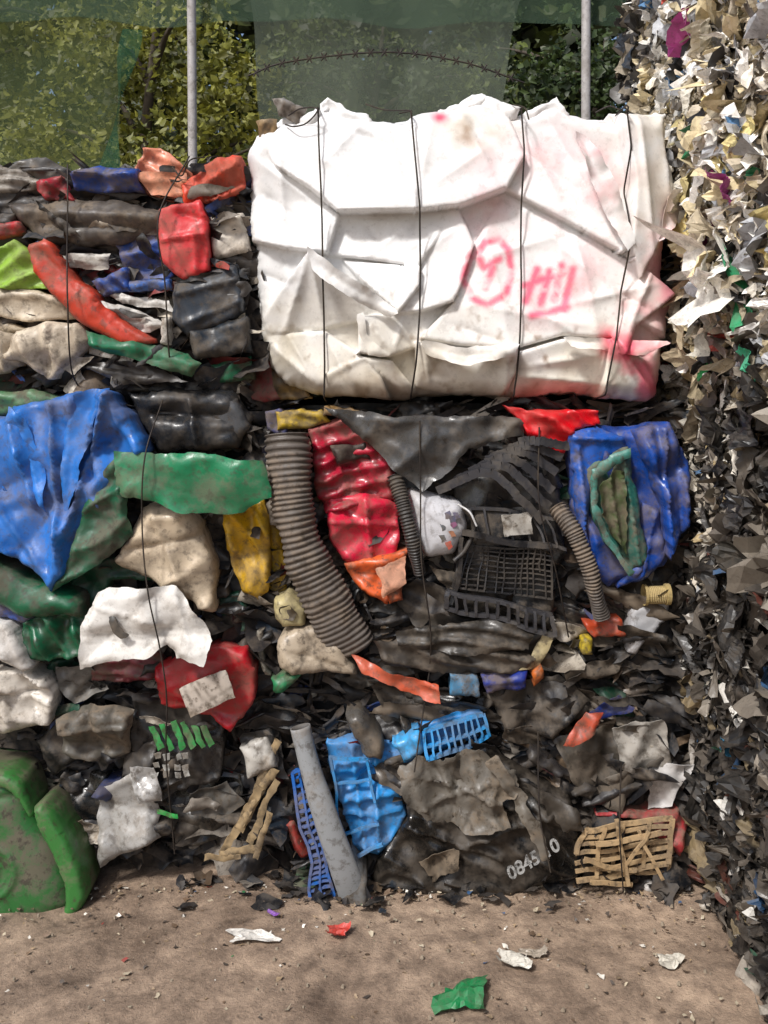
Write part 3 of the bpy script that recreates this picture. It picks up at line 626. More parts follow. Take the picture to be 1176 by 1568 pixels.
for i in range(6):
    u=243+i*15; I('green_stripe',[(u,1084+abs(i-2)*3),(u+8,1082+abs(i-2)*3),(u+22,1122-i),(u+14,1128-i)],.105,'#2f8a46',kind='sheet',step=4,cr=.003,bulge=.002,dirt=.6,jag=1.5,curl=0)
for i in range(12):
    u=248+(i%4)*15; v=1134+(i//4)*13; I('white_print',[(u,v),(u+9,v-2),(u+10,v+6),(u+2,v+7)],.103,'#a9a9a4',kind='sheet',step=4,cr=.003,bulge=.001,dirt=.7,jag=2,curl=0)
I('clear_film',[(160,1196),(212,1168),(240,1180),(252,1205),(252,1262),(205,1285),(165,1310)],.06,'#a09e9a',cr=.014,cs=.09,rough=.18,dirt=.45,kind='sheet',crease=.5,bump=.25)
I('clear_film',[(212,1150),(250,1152),(262,1200),(226,1206)],.09,'#a3a19e',cr=.010,rough=.18,kind='sheet')
I('black_film_bag',[(250,1200),(300,1184),(368,1186),(378,1240),(334,1284),(256,1292)],.03,'#1b1b1a',cr=.014,cs=.08,rough=.18,crease=.5,bump=.25)
I('grey_film',[(300,1200),(350,1185),(378,1215),(350,1240),(300,1232)],.06,'#57544f',cr=.012,kind='sheet')
I('black_film_bag',[(100,1180),(170,1180),(165,1310),(130,1330),(80,1260)],.0,'#17191a',cr=.016,rough=.2)
I('white_bottle',[(372,1132),(414,1114),(431,1160),(386,1176)],.06,'#b5b1a9',bulge=.03,er=.025,cr=.008)
I('green_scrap',[(250,1214),(282,1218),(284,1226),(252,1222)],.09,'#2f9a48',kind='sheet',step=4)
tan=plastic('tan_cardboard',lin('#96805e'),.8,.55)
for k,(a,b,c,d,w) in enumerate([(432,1120,395,1200,12),(425,1160,372,1250,14),(405,1190,350,1285,12),(430,1175,385,1270,10),(345,1282,410,1270,12),(322,1288,380,1285,9),(418,1215,398,1285,9)]):
    L2=math.hypot(c-a,d-b); nx_,ny_=-(d-b)/L2*w/2,(c-a)/L2*w/2
    I('cardboard_strip',[(a+nx_,b+ny_),(c+nx_,d+ny_),(c-nx_,d-ny_),(a-nx_,b-ny_)],.05+.008*k,'#93805f',kind='sheet',cr=.004,bulge=.004,er=.01,mat=tan,fold=(45,20,.006),curl=.006)
I('dark_red_flap',[(405,1180),(432,1176),(436,1270),(398,1280)],-.01,'#5a181c')
I('white_rag',[(322,1298),(360,1290),(420,1274),(432,1300),(372,1322)],.0,'#a8a39b',cr=.014,cs=.04)
wires('binding_wire',[wp([(262,610,.10),(250,690,.21),(245,790,.20),(256,880,.22),(270,960,.20),(275,1040,.16),(272,1130,.14),(275,1290,.06)])],.0022,wire_m,LL)

# green bin in the lower left corner
GB=empty('green_plastic_barrel')
item('barrel_wall',[(-60,1156),(0,1146),(48,1154),(66,1180),(84,1216),(112,1258),(132,1310),(136,1344),(112,1370),(44,1393),(-60,1412)],.10,'#35733a',GB,bulge=.07,er=.09,bf=1,cr=.003,cs=.25,rough=.3,dirt=.75,back=.35,gain=.72,jag=.3,chaikin=2,bump=.08,pl=0,
     ridges=((-60,1190,60,1182,4,-.012),),rings=((12,1288,46,40,3.5,.008),(12,1288,28,24,3.5,-.006)))
item('barrel_rim',[(80,1198),(94,1190),(112,1208),(136,1248),(153,1292),(160,1328),(150,1346),(124,1366),(108,1372),(128,1340),(126,1308),(106,1260),(84,1218)],.145,'#3f823e',GB,bulge=.024,er=.018,bf=1,cr=.002,cs=.2,rough=.28,step=3.6,gain=.72,jag=.3,bump=.06,chaikin=2,pl=0,dirt=.65)
item('barrel_shoulder',[(-60,1150),(-10,1142),(46,1148),(66,1160),(76,1186),(84,1208),(78,1214),(62,1190),(44,1170),(0,1164),(-60,1172)],.15,'#3f823e',GB,bulge=.02,er=.018,bf=1,cr=.002,cs=.2,rough=.28,step=3.6,gain=.7,jag=.3,bump=.06,chaikin=2,pl=0,dirt=.65)

# ================================================================== CENTRE BALES
CM=empty('mixed_plastic_bale'); CB=empty('mixed_plastic_bale')
core('core',float(gx(425)),float(gx(1020)),.08,1.0,float(gz(1010)),float(gz(620)),CM,11)
core('core',float(gx(450)),float(gx(1040)),.08,1.0,.0,float(gz(1020)),CB,12)
fill_face('loose_scraps',410,1040,618,1015,-.07,.05,800,dark_pal,CM,41)
fill_face('loose_scraps',455,1055,1005,1345,-.07,.05,850,dark_pal,CB,43)
rand_lumps(430,1020,620,1000,-.05,.01,50,dark_pal[:9],CM,45)
rand_lumps(470,1040,1020,1330,-.05,.01,55,dark_pal[:9],CB,47)
rand_lumps(600,990,890,1040,.03,.07,14,mud_pal,CM,54,wr=(45,95),hr=(12,26),step=4.8,sheetp=.8,dr=(.7,1))
rand_lumps(570,1000,1050,1170,.02,.06,14,mud_pal,CB,55,wr=(45,95),hr=(14,30),step=4.8,sheetp=.8,dr=(.7,1))
rand_lumps(600,1010,900,1060,.04,.09,24,dark_pal,CM,46,wr=(20,60),hr=(6,16),step=4.5,sheetp=.75)
rand_lumps(560,1030,1050,1200,.03,.08,24,dark_pal,CB,48,wr=(20,60),hr=(8,20),step=4.5,sheetp=.75)
rand_lumps(850,1040,1190,1340,.0,.05,14,dark_pal,CB,49,wr=(20,50),hr=(8,22),step=4.5,sheetp=.7)
I=lambda n,pts,p,c,**k: item(n,pts,p,c,CM,**k)
I('blue_mesh_bag',[(410,628),(430,622),(450,640),(440,662),(412,655)],.05,'#20306e',cr=.012,cs=.03)
I('yellow_flap',[(425,630),(495,626),(505,642),(470,656),(428,656)],.05,'#b99a2c')
I('brown_flap',[(500,618),(540,622),(560,634),(500,632)],.07,'#8a6a3a')
I('red_crate_wall',[(475,655),(520,640),(556,645),(602,706),(604,760),(560,775),(500,782),(484,740)],.03,'#ae1c36',cr=.013,cs=.06,rough=.25,fold=(100,26,.024),dirt=.5)
I('red_tub',[(500,756),(560,752),(612,770),(606,850),(560,862),(525,852),(505,820)],.05,'#d02240',cr=.012,cs=.08,rough=.22,ridges=((505,790,610,800,5,.02),(560,760,570,855,4,.02)),dirt=.45)
I('crate_hole_shade',[(510,680),(560,676),(566,700),(520,705)],.06,'#24161a',cr=.01)  # solid dark piece on the crate wall, coloured as a hole's shade
I('salmon_tub',[(528,856),(580,842),(622,836),(624,884),(592,914),(560,900),(540,880)],.06,'#d8602f',cr=.014,cs=.05)
I('pale_salmon_flap',[(575,858),(618,840),(620,880),(590,900)],.10,'#d99a7c',kind='sheet',cr=.010,dirt=.4)
I('yellow_strip',[(416,756),(428,750),(440,900),(418,912)],.03,'#c09a20')
I('white_strip',[(414,700),(428,700),(432,800),(418,800)],.05,'#9c948c')
I('orange_scrap',[(590,870),(618,862),(616,906),(596,912)],.09,'#c4582c')
I('grey_film_sheet',[(498,624),(600,632),(700,634),(800,640),(792,664),(712,682),(690,712),(642,742),(600,712),(556,668)],.085,'#434343',kind='sheet',cr=.010,cs=.09,rough=.22,dirt=.65,fold=(-50,60,.018),bulge=.008)
blk=plastic('black_polypropylene',(.016,.016,.018),.28,.5,(.10,.08,.06),bump=.06)
blk2=plastic('grey_black_polypropylene',(.036,.036,.041),.28,.5,(.12,.10,.078),bump=.06)
I('black_canister',[(770,668),(840,690),(858,740),(830,760),(780,720)],.05,'#26272a',rough=.2,cr=.010,dirt=.45)
I('black_panel',[(690,740),(780,700),(850,740),(860,800),(780,830),(700,800)],.04,'#1b1c1f',rough=.22,cr=.008,dirt=.4)
FS=[]
for i in range(6):
    a0=(668+i*24,744-i*15); c0=(742+i*15,716-i*10); b0=(822+i*8,784-i*21)
    P,_=spline([S3(*a0,.10+.004*i),S3(*c0,.145),S3(*b0,.12)],12)
    for j in range(11): FS.append((P[j],P[j+1],.024,.005))
bars('curved_slats',FS,blk2,CM,3,2)
I('red_bag',[(765,618),(800,628),(860,622),(902,628),(906,648),(868,656),(856,676),(854,690),(826,690),(800,660)],.11,'#d0101e',cr=.012,cs=.05,rough=.22,fold=(60,30,.02),er=.012,dirt=.2)
BK=empty('white_bucket')
item('bucket_wall',[(624,742),(660,750),(702,764),(712,800),(694,838),(655,846),(630,820),(622,780)],.08,'#c6c6ca',BK,bulge=.05,er=.06,bf=1,cr=.005,rough=.27,dirt=.35,step=4.2,chaikin=2,jag=.8,pl=.6)
for i,(u,v,c) in enumerate([(678,778,'#5a5f80'),(688,790,'#8a5a78'),(676,796,'#4a5560'),(686,806,'#9a6a50'),(694,780,'#6a6a90'),(682,822,'#b04838'),(672,810,'#55606a'),(684,784,'#55556a')]):
    item('printed_flower',[(u-5,v-4),(u+3,v-6),(u+6,v+2),(u-1,v+6)],.133,c,BK,kind='sheet',step=3,bulge=.001,cr=.001,curl=0,dirt=.6,pl=0)
wires('bucket_rim',[[S3(704,768,.12),S3(718,785,.11),S3(720,805,.1),S3(706,832,.11),S3(690,846,.12)]],.007,blk,BK,30,8)
wires('bucket_handle',[[S3(696,762,.13),S3(712,772,.15),S3(722,792,.15)]],.003,plastic('white_wire',(.6,.6,.6)),BK,20)
BC=empty('black_plastic_crate')
item('crate_base',[(702,818),(832,832),(842,905),(836,955),(700,922),(684,900)],.06,'#1b1c1f',BC,rough=.3,cr=.006,dirt=.8,pl=.8)
lattice('crate_grid',[(704,822,.088),(834,836,.085),(836,905,.08),(690,890,.09)],16,9,.0035,.012,blk,BC,5,drop=.12)
lattice('crate_side',[(684,888,.11),(836,925,.10),(840,955,.10),(680,916,.11)],11,1,.008,.02,blk2,BC,6)
bars('crate_rail',[(S3(700,812,.11),S3(838,826,.10),.016,.02),(S3(700,818,.11),S3(684,912,.11),.012,.02)],blk,BC,7)
BC2=empty('black_plastic_crate')
item('crate_panel',[(716,772),(850,782),(862,840),(850,860),(720,838)],.055,'#1b1c1f',BC2,rough=.24,cr=.006,dirt=.6,pl=.8)
lattice('crate_ribs',[(718,776,.085),(848,786,.085),(858,830,.085),(724,816,.09)],7,2,.006,.015,blk2,BC2,8,drop=.1)
item('label',[(762,780),(804,775),(806,808),(764,812)],.108,'#b0aca4',BC2,kind='sheet',cr=.003,bulge=.001,dirt=.8,curl=.006,pl=.6,jag=1)
g1=plastic('grey_hose',lin('#33302e'),.42,.6,(.15,.12,.09),bump=.1); g2=plastic('grey_corrugated_hdpe',lin('#5d5650'),.45,.8,(.20,.155,.115),bump=.14)
hose('corrugated_pipe',[(446,662,.10),(450,720,.12),(460,790,.13),(478,850,.13),(506,910,.12),(542,982,.08)],.060,.050,g2,.0165,.045,.95,.6,dent=.085)
hose('corrugated_hose',[(604,722,.10),(618,770,.13),(630,815,.13),(641,866,.10)],.021,.019,g1,.009,.10,1,1,nseg=20)
hose('corrugated_hose',[(842,768,.11),(862,800,.15),(884,852,.16),(894,890,.15),(906,926,.12)],.024,.021,g2,.0098,.10,1,1,nseg=20)
# crushed blue drum with green lining folded over
BD=empty('blue_plastic_drum')
item('drum_wall',[(858,655),(880,648),(930,650),(1000,643),(1030,690),(1032,790),(1004,860),(960,880),(920,888),(888,862),(868,770)],.04,'#1a489e',BD,bulge=.03,er=.03,cr=.013,cs=.12,rough=.26,dirt=.5,fold=(15,60,.03))
item('drum_fold',[(860,658),(900,649),(938,662),(944,680),(908,696),(892,730),(884,800),(896,850),(878,840),(868,768)],.12,'#2054aa',BD,rough=.26,cr=.008,dirt=.5,ridges=((865,665,935,668,4,.022),(872,680,884,840,4,.022)))
item('drum_fold',[(948,652),(1002,643),(1034,700),(1030,790),(1006,840),(990,760),(966,700)],.12,'#19489e',BD,cr=.010,rough=.26,fold=(10,40,.024),ridges=((990,650,1000,820,4,.03),(1015,680,1020,800,4,-.02),(960,665,995,750,4,.02)),dirt=.5)
item('drum_fold',[(968,760),(992,770),(1004,840),(975,872),(930,886),(955,840)],.10,'#143c88',BD,cr=.010,rough=.26,ridges=((985,775,965,870,4,.02),),dirt=.5)
item('green_lining',[(886,712),(912,690),(944,680),(956,740),(972,850),(944,862),(905,815),(890,770)],.125,'#2a6458',BD,er=.012,cr=.008,rough=.36,ridges=((935,690,960,850,4,.022),(915,700,940,850,4,-.022)),pl=.8)
item('lining_edge',[(886,712),(912,690),(944,680),(946,692),(918,704),(900,726),(900,780),(925,830),(950,855),(942,862),(905,818),(888,772)],.15,'#3f8276',BD,kind='sheet',cr=.006,rough=.36,step=4,jag=2,pl=.8)
item('lining_hollow',[(898,735),(916,712),(934,716),(940,800),(938,835),(918,805),(902,778)],.146,'#4a5c34',BD,kind='sheet',cr=.008,step=4,fold=(5,20,.018),jag=2,pl=.8)
I=lambda n,pts,p,c,**k: item(n,pts,p,c,CM,**k)
I('black_sheet',[(600,900),(640,872),(690,900),(760,922),(830,945),(836,965),(760,975),(640,960)],.07,'#242426',cr=.010,fold=(70,34,.02),rough=.24,dirt=.6,kind='sheet')
I('black_sheet',[(570,965),(640,958),(760,975),(812,990),(800,1010),(690,1016),(590,1000)],.07,'#3b352f',cr=.011,fold=(80,24,.02),dirt=1,rough=.35,kind='sheet')
I('black_sheet',[(606,950),(740,930),(812,950),(800,975),(700,985),(610,972)],.10,'#302d29',cr=.009,fold=(85,20,.018),kind='sheet',dirt=.85,rough=.3)
I('black_panel',[(830,880),(930,900),(960,940),(950,1010),(860,1000),(836,950)],.03,'#17181a',rough=.24,cr=.012)
I('rust_scrap',[(884,940),(938,934),(946,958),(902,964)],.10,'#a83e20',cr=.010)
I('yellow_cap',[(880,962),(894,960),(896,984),(882,984)],.11,'#c0a82a',step=4,cr=.004)
I('tan_scrap',[(800,1000),(824,952),(840,955),(826,985),(812,1008),(788,1008)],.11,'#a89a74',kind='sheet')
I('orange_scrap',[(803,1006),(818,998),(822,1016),(806,1028)],.12,'#c8641c',step=4,cr=.006)
I('light_blue_tub',[(684,1014),(726,1020),(728,1046),(684,1042)],.11,'#4180a8',cr=.010,fold=(30,20,.012))
I('navy_tub',[(730,1014),(800,1010),(796,1034),(736,1040)],.11,'#1c2f80',ridges=((735,1025,795,1020,3,.014),),cr=.010)
I('orange_strip',[(544,982),(600,1008),(668,1024),(672,1048),(612,1034),(556,1006)],.12,'#c8593a',kind='sheet',cr=.008,fold=(60,30,.014),dirt=.45)
I('green_scrap',[(420,1022),(466,1017),(440,1043),(426,1040)],.10,'#1f7a4c')
BT=empty('crushed_bottle')
item('bottle_body',[(432,962),(455,945),(500,942),(545,998),(548,1016),(500,1012),(452,1016),(434,1000)],.10,'#b0a18c',BT,bulge=.045,er=.03,cr=.010,dirt=.6,ridges=((450,980,530,1005,4,-.016),),chaikin=1)
item('bottle_shoulder',[(425,905),(450,893),(474,918),(470,946),(440,948),(424,930)],.09,'#b8ab7c',BT,bulge=.045,er=.02,cr=.006,dirt=.5,chaikin=1)
item('bottle_mouth',[(436,912),(452,908),(460,922),(452,934),(438,932)],.122,'#3a3020',BT,bulge=-.01,er=.012,cr=.001,step=3,kind='sheet',curl=0,chaikin=2,pl=0)
item('bottle_handle',[(400,960),(410,955),(406,990),(420,1022),(410,1022),(398,990)],.06,'#8a867c',BT,er=.01,bulge=.025,step=4,cr=.004)
SP=empty('twine_spool')
v,f=tubegeo(np.array([S3(972,899,.09),S3(976,899,.09),S3(977,899,.09),S3(1003,898,.09),S3(1004,898,.09),S3(1010,898,.09)]),np.array([.03,.03,.024,.024,.03,.03]),24)
mkobj('spool',v,f,plastic('twine',lin('#a8935f'),.8,.3),False,SP)
wires('twine_turns',[[S3(978+i*2.6,899+12.5*math.sin(t),.09+.0255*math.cos(t)) for t in np.linspace(0,6.28,14)] for i in range(10)],.0016,plastic('twine_b',lin('#c0aa78'),.9,.2),SP,30,5)
I('white_cup',[(956,922),(1012,914),(1006,942),(962,990),(950,985)],.08,'#b0b0b2',bulge=.03,er=.02,dirt=.5,cr=.006)
I('white_scrap',[(1012,812),(1040,800),(1036,838),(1010,836)],.02,'#b5b0a6')
wires('binding_wire',[wp([(640,640,.13),(641,740,.14),(642,840,.16),(655,940,.15),(655,1010,.1)]),wp([(815,650,.12),(812,760,.16),(838,860,.14),(860,960,.1)])],.0022,wire_m,CM)

# ---- bottom centre
I=lambda n,pts,p,c,**k: item(n,pts,p,c,CB,**k)
I('dark_bottle',[(530,1078),(552,1070),(592,1118),(588,1142),(560,1140)],.09,'#54514d',bulge=.05,er=.02,rough=.2,cr=.006,chaikin=1)
I('black_sheet',[(560,1030),(660,1040),(760,1050),(800,1080),(700,1085),(590,1075)],.05,'#15171a',fold=(80,26,.02),rough=.22,cr=.010,kind='sheet')
I('black_sheet',[(740,1050),(850,1020),(900,1060),(840,1120),(770,1110)],.05,'#1a1c1f',cr=.012,rough=.22,kind='sheet')
I('black_film_bag',[(840,1120),(930,1090),(960,1180),(940,1230),(880,1200)],.06,'#46413a',cr=.013,cs=.09,dirt=.85,rough=.3,kind='sheet')
I('rust_strip',[(846,1112),(880,1064),(908,1066),(890,1098),(862,1116)],.11,'#b04830',kind='sheet',cr=.010)
I('navy_scrap',[(880,1080),(940,1050),(960,1068),(900,1090)],.08,'#1c2c6a',kind='sheet')
I('grey_film',[(928,1098),(960,1085),(1004,1085),(1014,1150),(976,1180),(940,1160)],.08,'#a09b93',cr=.012,cs=.08,dirt=.55,kind='sheet')
I('white_film',[(984,1152),(1046,1150),(1032,1184),(1018,1218),(982,1222)],.09,'#c6c3c0',kind='sheet',cr=.009,dirt=.35)
I('white_film',[(1040,1150),(1052,1078),(1058,1076),(1052,1130),(1046,1156)],.06,'#b0a9a0',kind='sheet',step=4)
BX=empty('blue_plastic_crate')
bl=plastic('blue_polypropylene',lin('#2f90d0'),.27,.45,bump=.06)
bl2=plastic('dark_blue_polypropylene',lin('#1a5fae'),.3,.5,bump=.06)
item('crate_wall',[(500,1128),(540,1118),(606,1128),(640,1100),(652,1136),(622,1160),(612,1200),(622,1236),(600,1270),(580,1292),(545,1288),(520,1200)],.05,'#2a90d8',BX,rough=.27,cr=.011,cs=.10,dirt=.4,fold=(100,60,.026),ridges=((540,1130,560,1280,4,.024),(575,1135,580,1280,4,.024),(520,1180,615,1190,3,.016),(525,1230,612,1225,3,.016)))
item('crate_corner',[(600,1118),(640,1100),(652,1130),(618,1150)],.08,'#40a4e2',BX,rough=.27,dirt=.4,cr=.008)
item('crate_end',[(644,1094),(734,1074),(746,1108),(720,1122),(652,1138)],.065,'#2580c4',BX,rough=.27,cr=.004,dirt=.4)
lattice('crate_end_ribs',[(646,1096,.095),(734,1076,.09),(744,1108,.09),(652,1136,.095)],9,2,.006,.02,bl,BX,4)
lattice('crate_side_grid',[(458,1165,.10),(480,1160,.10),(512,1352,.10),(486,1362,.10)],2,19,.006,.014,bl2,BX,5,edge=1.4)
lattice('crate_wall_ribs',[(508,1136,.095),(560,1140,.10),(582,1262,.10),(540,1284,.10)],2,4,.005,.014,bl,BX,9,drop=.15)
PM=plastic('grey_pvc',lin('#8b8e90'),.4,.55,(.2,.17,.14),bump=.06)
P0=[S3(466,1086,.13),S3(480,1140,.14),S3(503,1210,.15),S3(530,1290,.14),S3(552,1362,.10)]
P,_=spline(P0,60); s=np.linspace(0,1,60)
V1,F1=tubegeo(P,(.028+.006*s)*(1+.06*vn(s*8,s*0,3)),28,1-.5*s); C=np.repeat(P,28,0); V2_=C+(V1-C)*.88; m=len(V1)
mkobj('grey_plastic_pipe',np.vstack([V1,V2_]),F1+[tuple(i+m for i in f[::-1]) for f in F1]+[(j,m+j,m+(j+1)%28,(j+1)%28) for j in range(28)],PM,cav=np.r_[np.zeros(m),np.ones(m)])
I('grey_pvc_flap',[(540,1270),(560,1300),(568,1356),(552,1366),(534,1362),(530,1320)],.14,'#6f7274',cr=.006)
BG=empty('black_rubble_bag')
item('bag_body',[(614,1150),(650,1138),(742,1124),(800,1168),(866,1200),(884,1262),(880,1322),(800,1346),(700,1356),(572,1344),(578,1296),(622,1238)],.06,'#161514',BG,bulge=.05,er=.04,cr=.014,cs=.12,rough=.2,dirt=.45,fold=(60,80,.024),crease=.5,bump=.3,
  ridges=((622,1240,760,1290,5,.03),(700,1270,870,1210,5,.022),(600,1310,720,1350,5,.02),(780,1180,870,1300,5,-.02)))
item('dusty_fold',[(616,1148),(680,1132),(742,1126),(790,1170),(760,1196),(776,1232),(700,1250),(640,1212),(618,1190)],.11,'#6a655d',BG,kind='sheet',bulge=.004,er=.02,cr=.015,cs=.06,dirt=1,rough=.4,jag=4,crease=.7,bump=.4,fold=(20,46,.02),curl=.03,
  ridges=((630,1160,760,1200,3,.016),(700,1130,690,1245,3,-.018),(650,1210,770,1160,3,.014)))
item('dusty_fold',[(740,1130),(760,1126),(812,1220),(832,1270),(818,1276)],.15,'#6b655c',BG,kind='sheet',cr=.010,dirt=.8,jag=3)
item('dusty_fold',[(646,1290),(686,1272),(700,1300),(660,1325)],.10,'#5b5042',BG,kind='sheet',cr=.012,cs=.05,dirt=1,rough=.6,jag=4)
item('dusty_fold',[(796,1176),(866,1202),(880,1240),(846,1240)],.12,'#45403a',BG,kind='sheet',cr=.013,cs=.06,dirt=.9,jag=3,fold=(30,30,.014))
def txt(name,body,u,v,p,size,rot,mat,parent):
    cu=bpy.data.curves.new(name,'FONT'); cu.body=body; cu.size=size; cu.extrude=.0005; cu.shear=.1; cu.offset=.0012
    o=bpy.data.objects.new(name,cu); COL.objects.link(o); o.data.materials.append(mat)
    o.location=S3(u,v,p); o.rotation_euler=(math.radians(82),math.radians(-rot),math.radians(4)); o.parent=parent
pm=plastic('white_print',(.32,.32,.31),.6,1.0,(.03,.026,.022),scale=3,bump=0)
txt('printed_number','0845 10',770,1300,.165,.050,30,pm,BG)
TC=empty('wooden_fruit_crate')
wd=plastic('pale_wood',lin('#b0956f'),.8,.6,(.2,.15,.1))
lattice('crate_slats',[(878,1236,.10),(1008,1232,.09),(1004,1300,.09),(872,1322,.10)],4,6,.011,.006,wd,TC,15,edge=1.3,drop=.12)
lattice('crate_slats_back',[(890,1244,.07),(1018,1226,.07),(1010,1310,.06),(882,1316,.07)],5,4,.010,.006,wd,TC,19,edge=1,drop=.2)
bars('crate_splinters',[(S3(900,1262,.13),S3(1000,1240,.12),.014,.006),(S3(884,1285,.13),S3(960,1304,.11),.012,.006),(S3(925,1225,.12),S3(948,1324,.12),.012,.007),(S3(960,1240,.12),S3(996,1314,.12),.01,.006),(S3(890,1312,.12),S3(956,1326,.11),.012,.006),(S3(980,1234,.13),S3(940,1290,.12),.009,.005)],wd,TC,17)
I('cardboard_chunk',[(960,1262),(1010,1250),(1030,1290),(1000,1322),(950,1318)],.06,'#a08868',cr=.014,cs=.05,rough=.8)
I('red_net',[(905,1228),(1030,1222),(1040,1250),(1028,1290),(1004,1270),(980,1240)],.05,'#9c2f33',cr=.014,cs=.03)
I('tan_board',[(930,1343),(955,1345),(994,1370),(976,1380),(940,1358)],.12,'#b19b78',kind='sheet')
I('white_rag',[(975,1340),(992,1335),(1004,1368),(992,1376)],.06,'#b0aba6')
I('blue_net',[(868,1352),(902,1346),(908,1366),(884,1384)],.10,'#20387a',cr=.012,cs=.03)
I('green_sheet',[(670,1348),(760,1352),(770,1358),(690,1360)],.10,'#1d6a45')
I('green_scrap',[(452,1335),(492,1340),(488,1360),(464,1352)],.06,'#1f5a34')
I('red_scrap',[(440,1255),(452,1250),(478,1300),(462,1302)],.03,'#9a3028')
wires('binding_wire',[wp([(655,1010,.1),(640,1100,.12),(632,1150,.14)]),wp([(815,1100,.1),(812,1200,.16),(828,1290,.16)]),wp([(935,1140,.12),(930,1230,.14),(938,1330,.12)])],.0022,wire_m,CB)

# ================================================================== RIGHT STACK (shredded film bales), face runs towards the viewer
RS=empty('shredded_film_bale_stack')
core('core',1.03,2.2,-2.2,.60,.0,3.7,RS,51,core_m)
r=np.random.default_rng(77)
def wallx(y,z):
    return .90+.05*fbm(y*2.5,z*2.5,4,4)-.05*np.clip((z-1.5)/.3,0,1)*np.clip(-y/.3,0,1)+.03*np.clip((1.45-z)/.1,0,1)*np.exp(-((z-1.38)/.12)**2)
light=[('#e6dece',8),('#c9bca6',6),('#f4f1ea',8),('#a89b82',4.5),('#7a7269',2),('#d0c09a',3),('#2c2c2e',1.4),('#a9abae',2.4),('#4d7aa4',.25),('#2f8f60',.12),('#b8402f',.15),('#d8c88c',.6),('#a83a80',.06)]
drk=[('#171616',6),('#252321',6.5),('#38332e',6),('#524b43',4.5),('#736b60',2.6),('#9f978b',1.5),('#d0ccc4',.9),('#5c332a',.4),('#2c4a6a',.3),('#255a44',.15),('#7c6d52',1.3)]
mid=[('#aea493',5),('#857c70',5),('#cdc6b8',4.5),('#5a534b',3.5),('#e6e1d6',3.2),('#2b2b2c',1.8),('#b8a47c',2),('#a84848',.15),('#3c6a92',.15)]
def wall_cols(y,z,seed):  # film palettes by height, with sunlit top and shaded foot painted into the colour
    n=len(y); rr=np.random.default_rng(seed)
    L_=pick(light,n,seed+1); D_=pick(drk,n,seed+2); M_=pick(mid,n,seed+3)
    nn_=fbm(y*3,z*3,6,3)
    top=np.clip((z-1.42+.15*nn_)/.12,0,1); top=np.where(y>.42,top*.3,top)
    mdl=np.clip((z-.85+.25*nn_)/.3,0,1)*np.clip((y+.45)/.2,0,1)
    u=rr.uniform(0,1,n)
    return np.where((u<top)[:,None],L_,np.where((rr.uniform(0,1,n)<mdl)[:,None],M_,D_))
yy=np.arange(-1.75,.665,.011); zz=np.arange(.0,3.7,.011); Yg,Zg=np.meshgrid(yy,zz); Yf=Yg.ravel();Zf=Zg.ravel()
Xf=wallx(Yf,Zf)+.02-.028*crumple(Yf,Zf,.07,91)-.012*facet1(Yf,Zf,.022,95)
key=(np.floor((Yf+.018*vn(Yf*30,Zf*30,2))/.045).astype(int)*5003+np.floor((Zf+.015*vn(Yf*30+7,Zf*30,8))/.024).astype(int))
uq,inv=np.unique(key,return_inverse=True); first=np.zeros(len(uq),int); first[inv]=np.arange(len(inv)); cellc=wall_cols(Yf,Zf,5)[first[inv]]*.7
ny=len(yy); idx=np.arange(ny*len(zz)).reshape(len(zz),ny)
Fq=np.stack([idx[:-1,1:],idx[:-1,:-1],idx[1:,:-1],idx[1:,1:]],-1).reshape(-1,4)
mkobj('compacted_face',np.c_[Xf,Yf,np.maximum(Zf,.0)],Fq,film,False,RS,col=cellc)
n=9500
y=r.uniform(-1.7,.66,n); z=r.uniform(0,3.7,n)
pos=np.c_[wallx(y,z)+r.uniform(-.02,.03,n),y,z]
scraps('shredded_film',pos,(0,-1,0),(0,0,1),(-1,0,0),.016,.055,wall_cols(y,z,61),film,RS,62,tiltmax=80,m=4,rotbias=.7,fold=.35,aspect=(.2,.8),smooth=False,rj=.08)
n=5200; y=r.uniform(-1.7,.66,n); z=r.uniform(0,3.7,n)
pos=np.c_[wallx(y,z)+r.uniform(-.02,.025,n),y,z]
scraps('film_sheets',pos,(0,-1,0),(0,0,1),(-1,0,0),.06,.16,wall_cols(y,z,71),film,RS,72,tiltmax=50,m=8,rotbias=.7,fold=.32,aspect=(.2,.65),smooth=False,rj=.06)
n=3000; x=r.uniform(.88,1.5,n); z=r.uniform(1.5,3.7,n)
pos=np.c_[x,np.full(n,.64)+r.uniform(-.02,.03,n),z]
scraps('end_face_film',pos,(-1,0,0),(0,0,1),(0,1,0),.03,.09,pick(drk,n,5),film,RS,75,m=4)
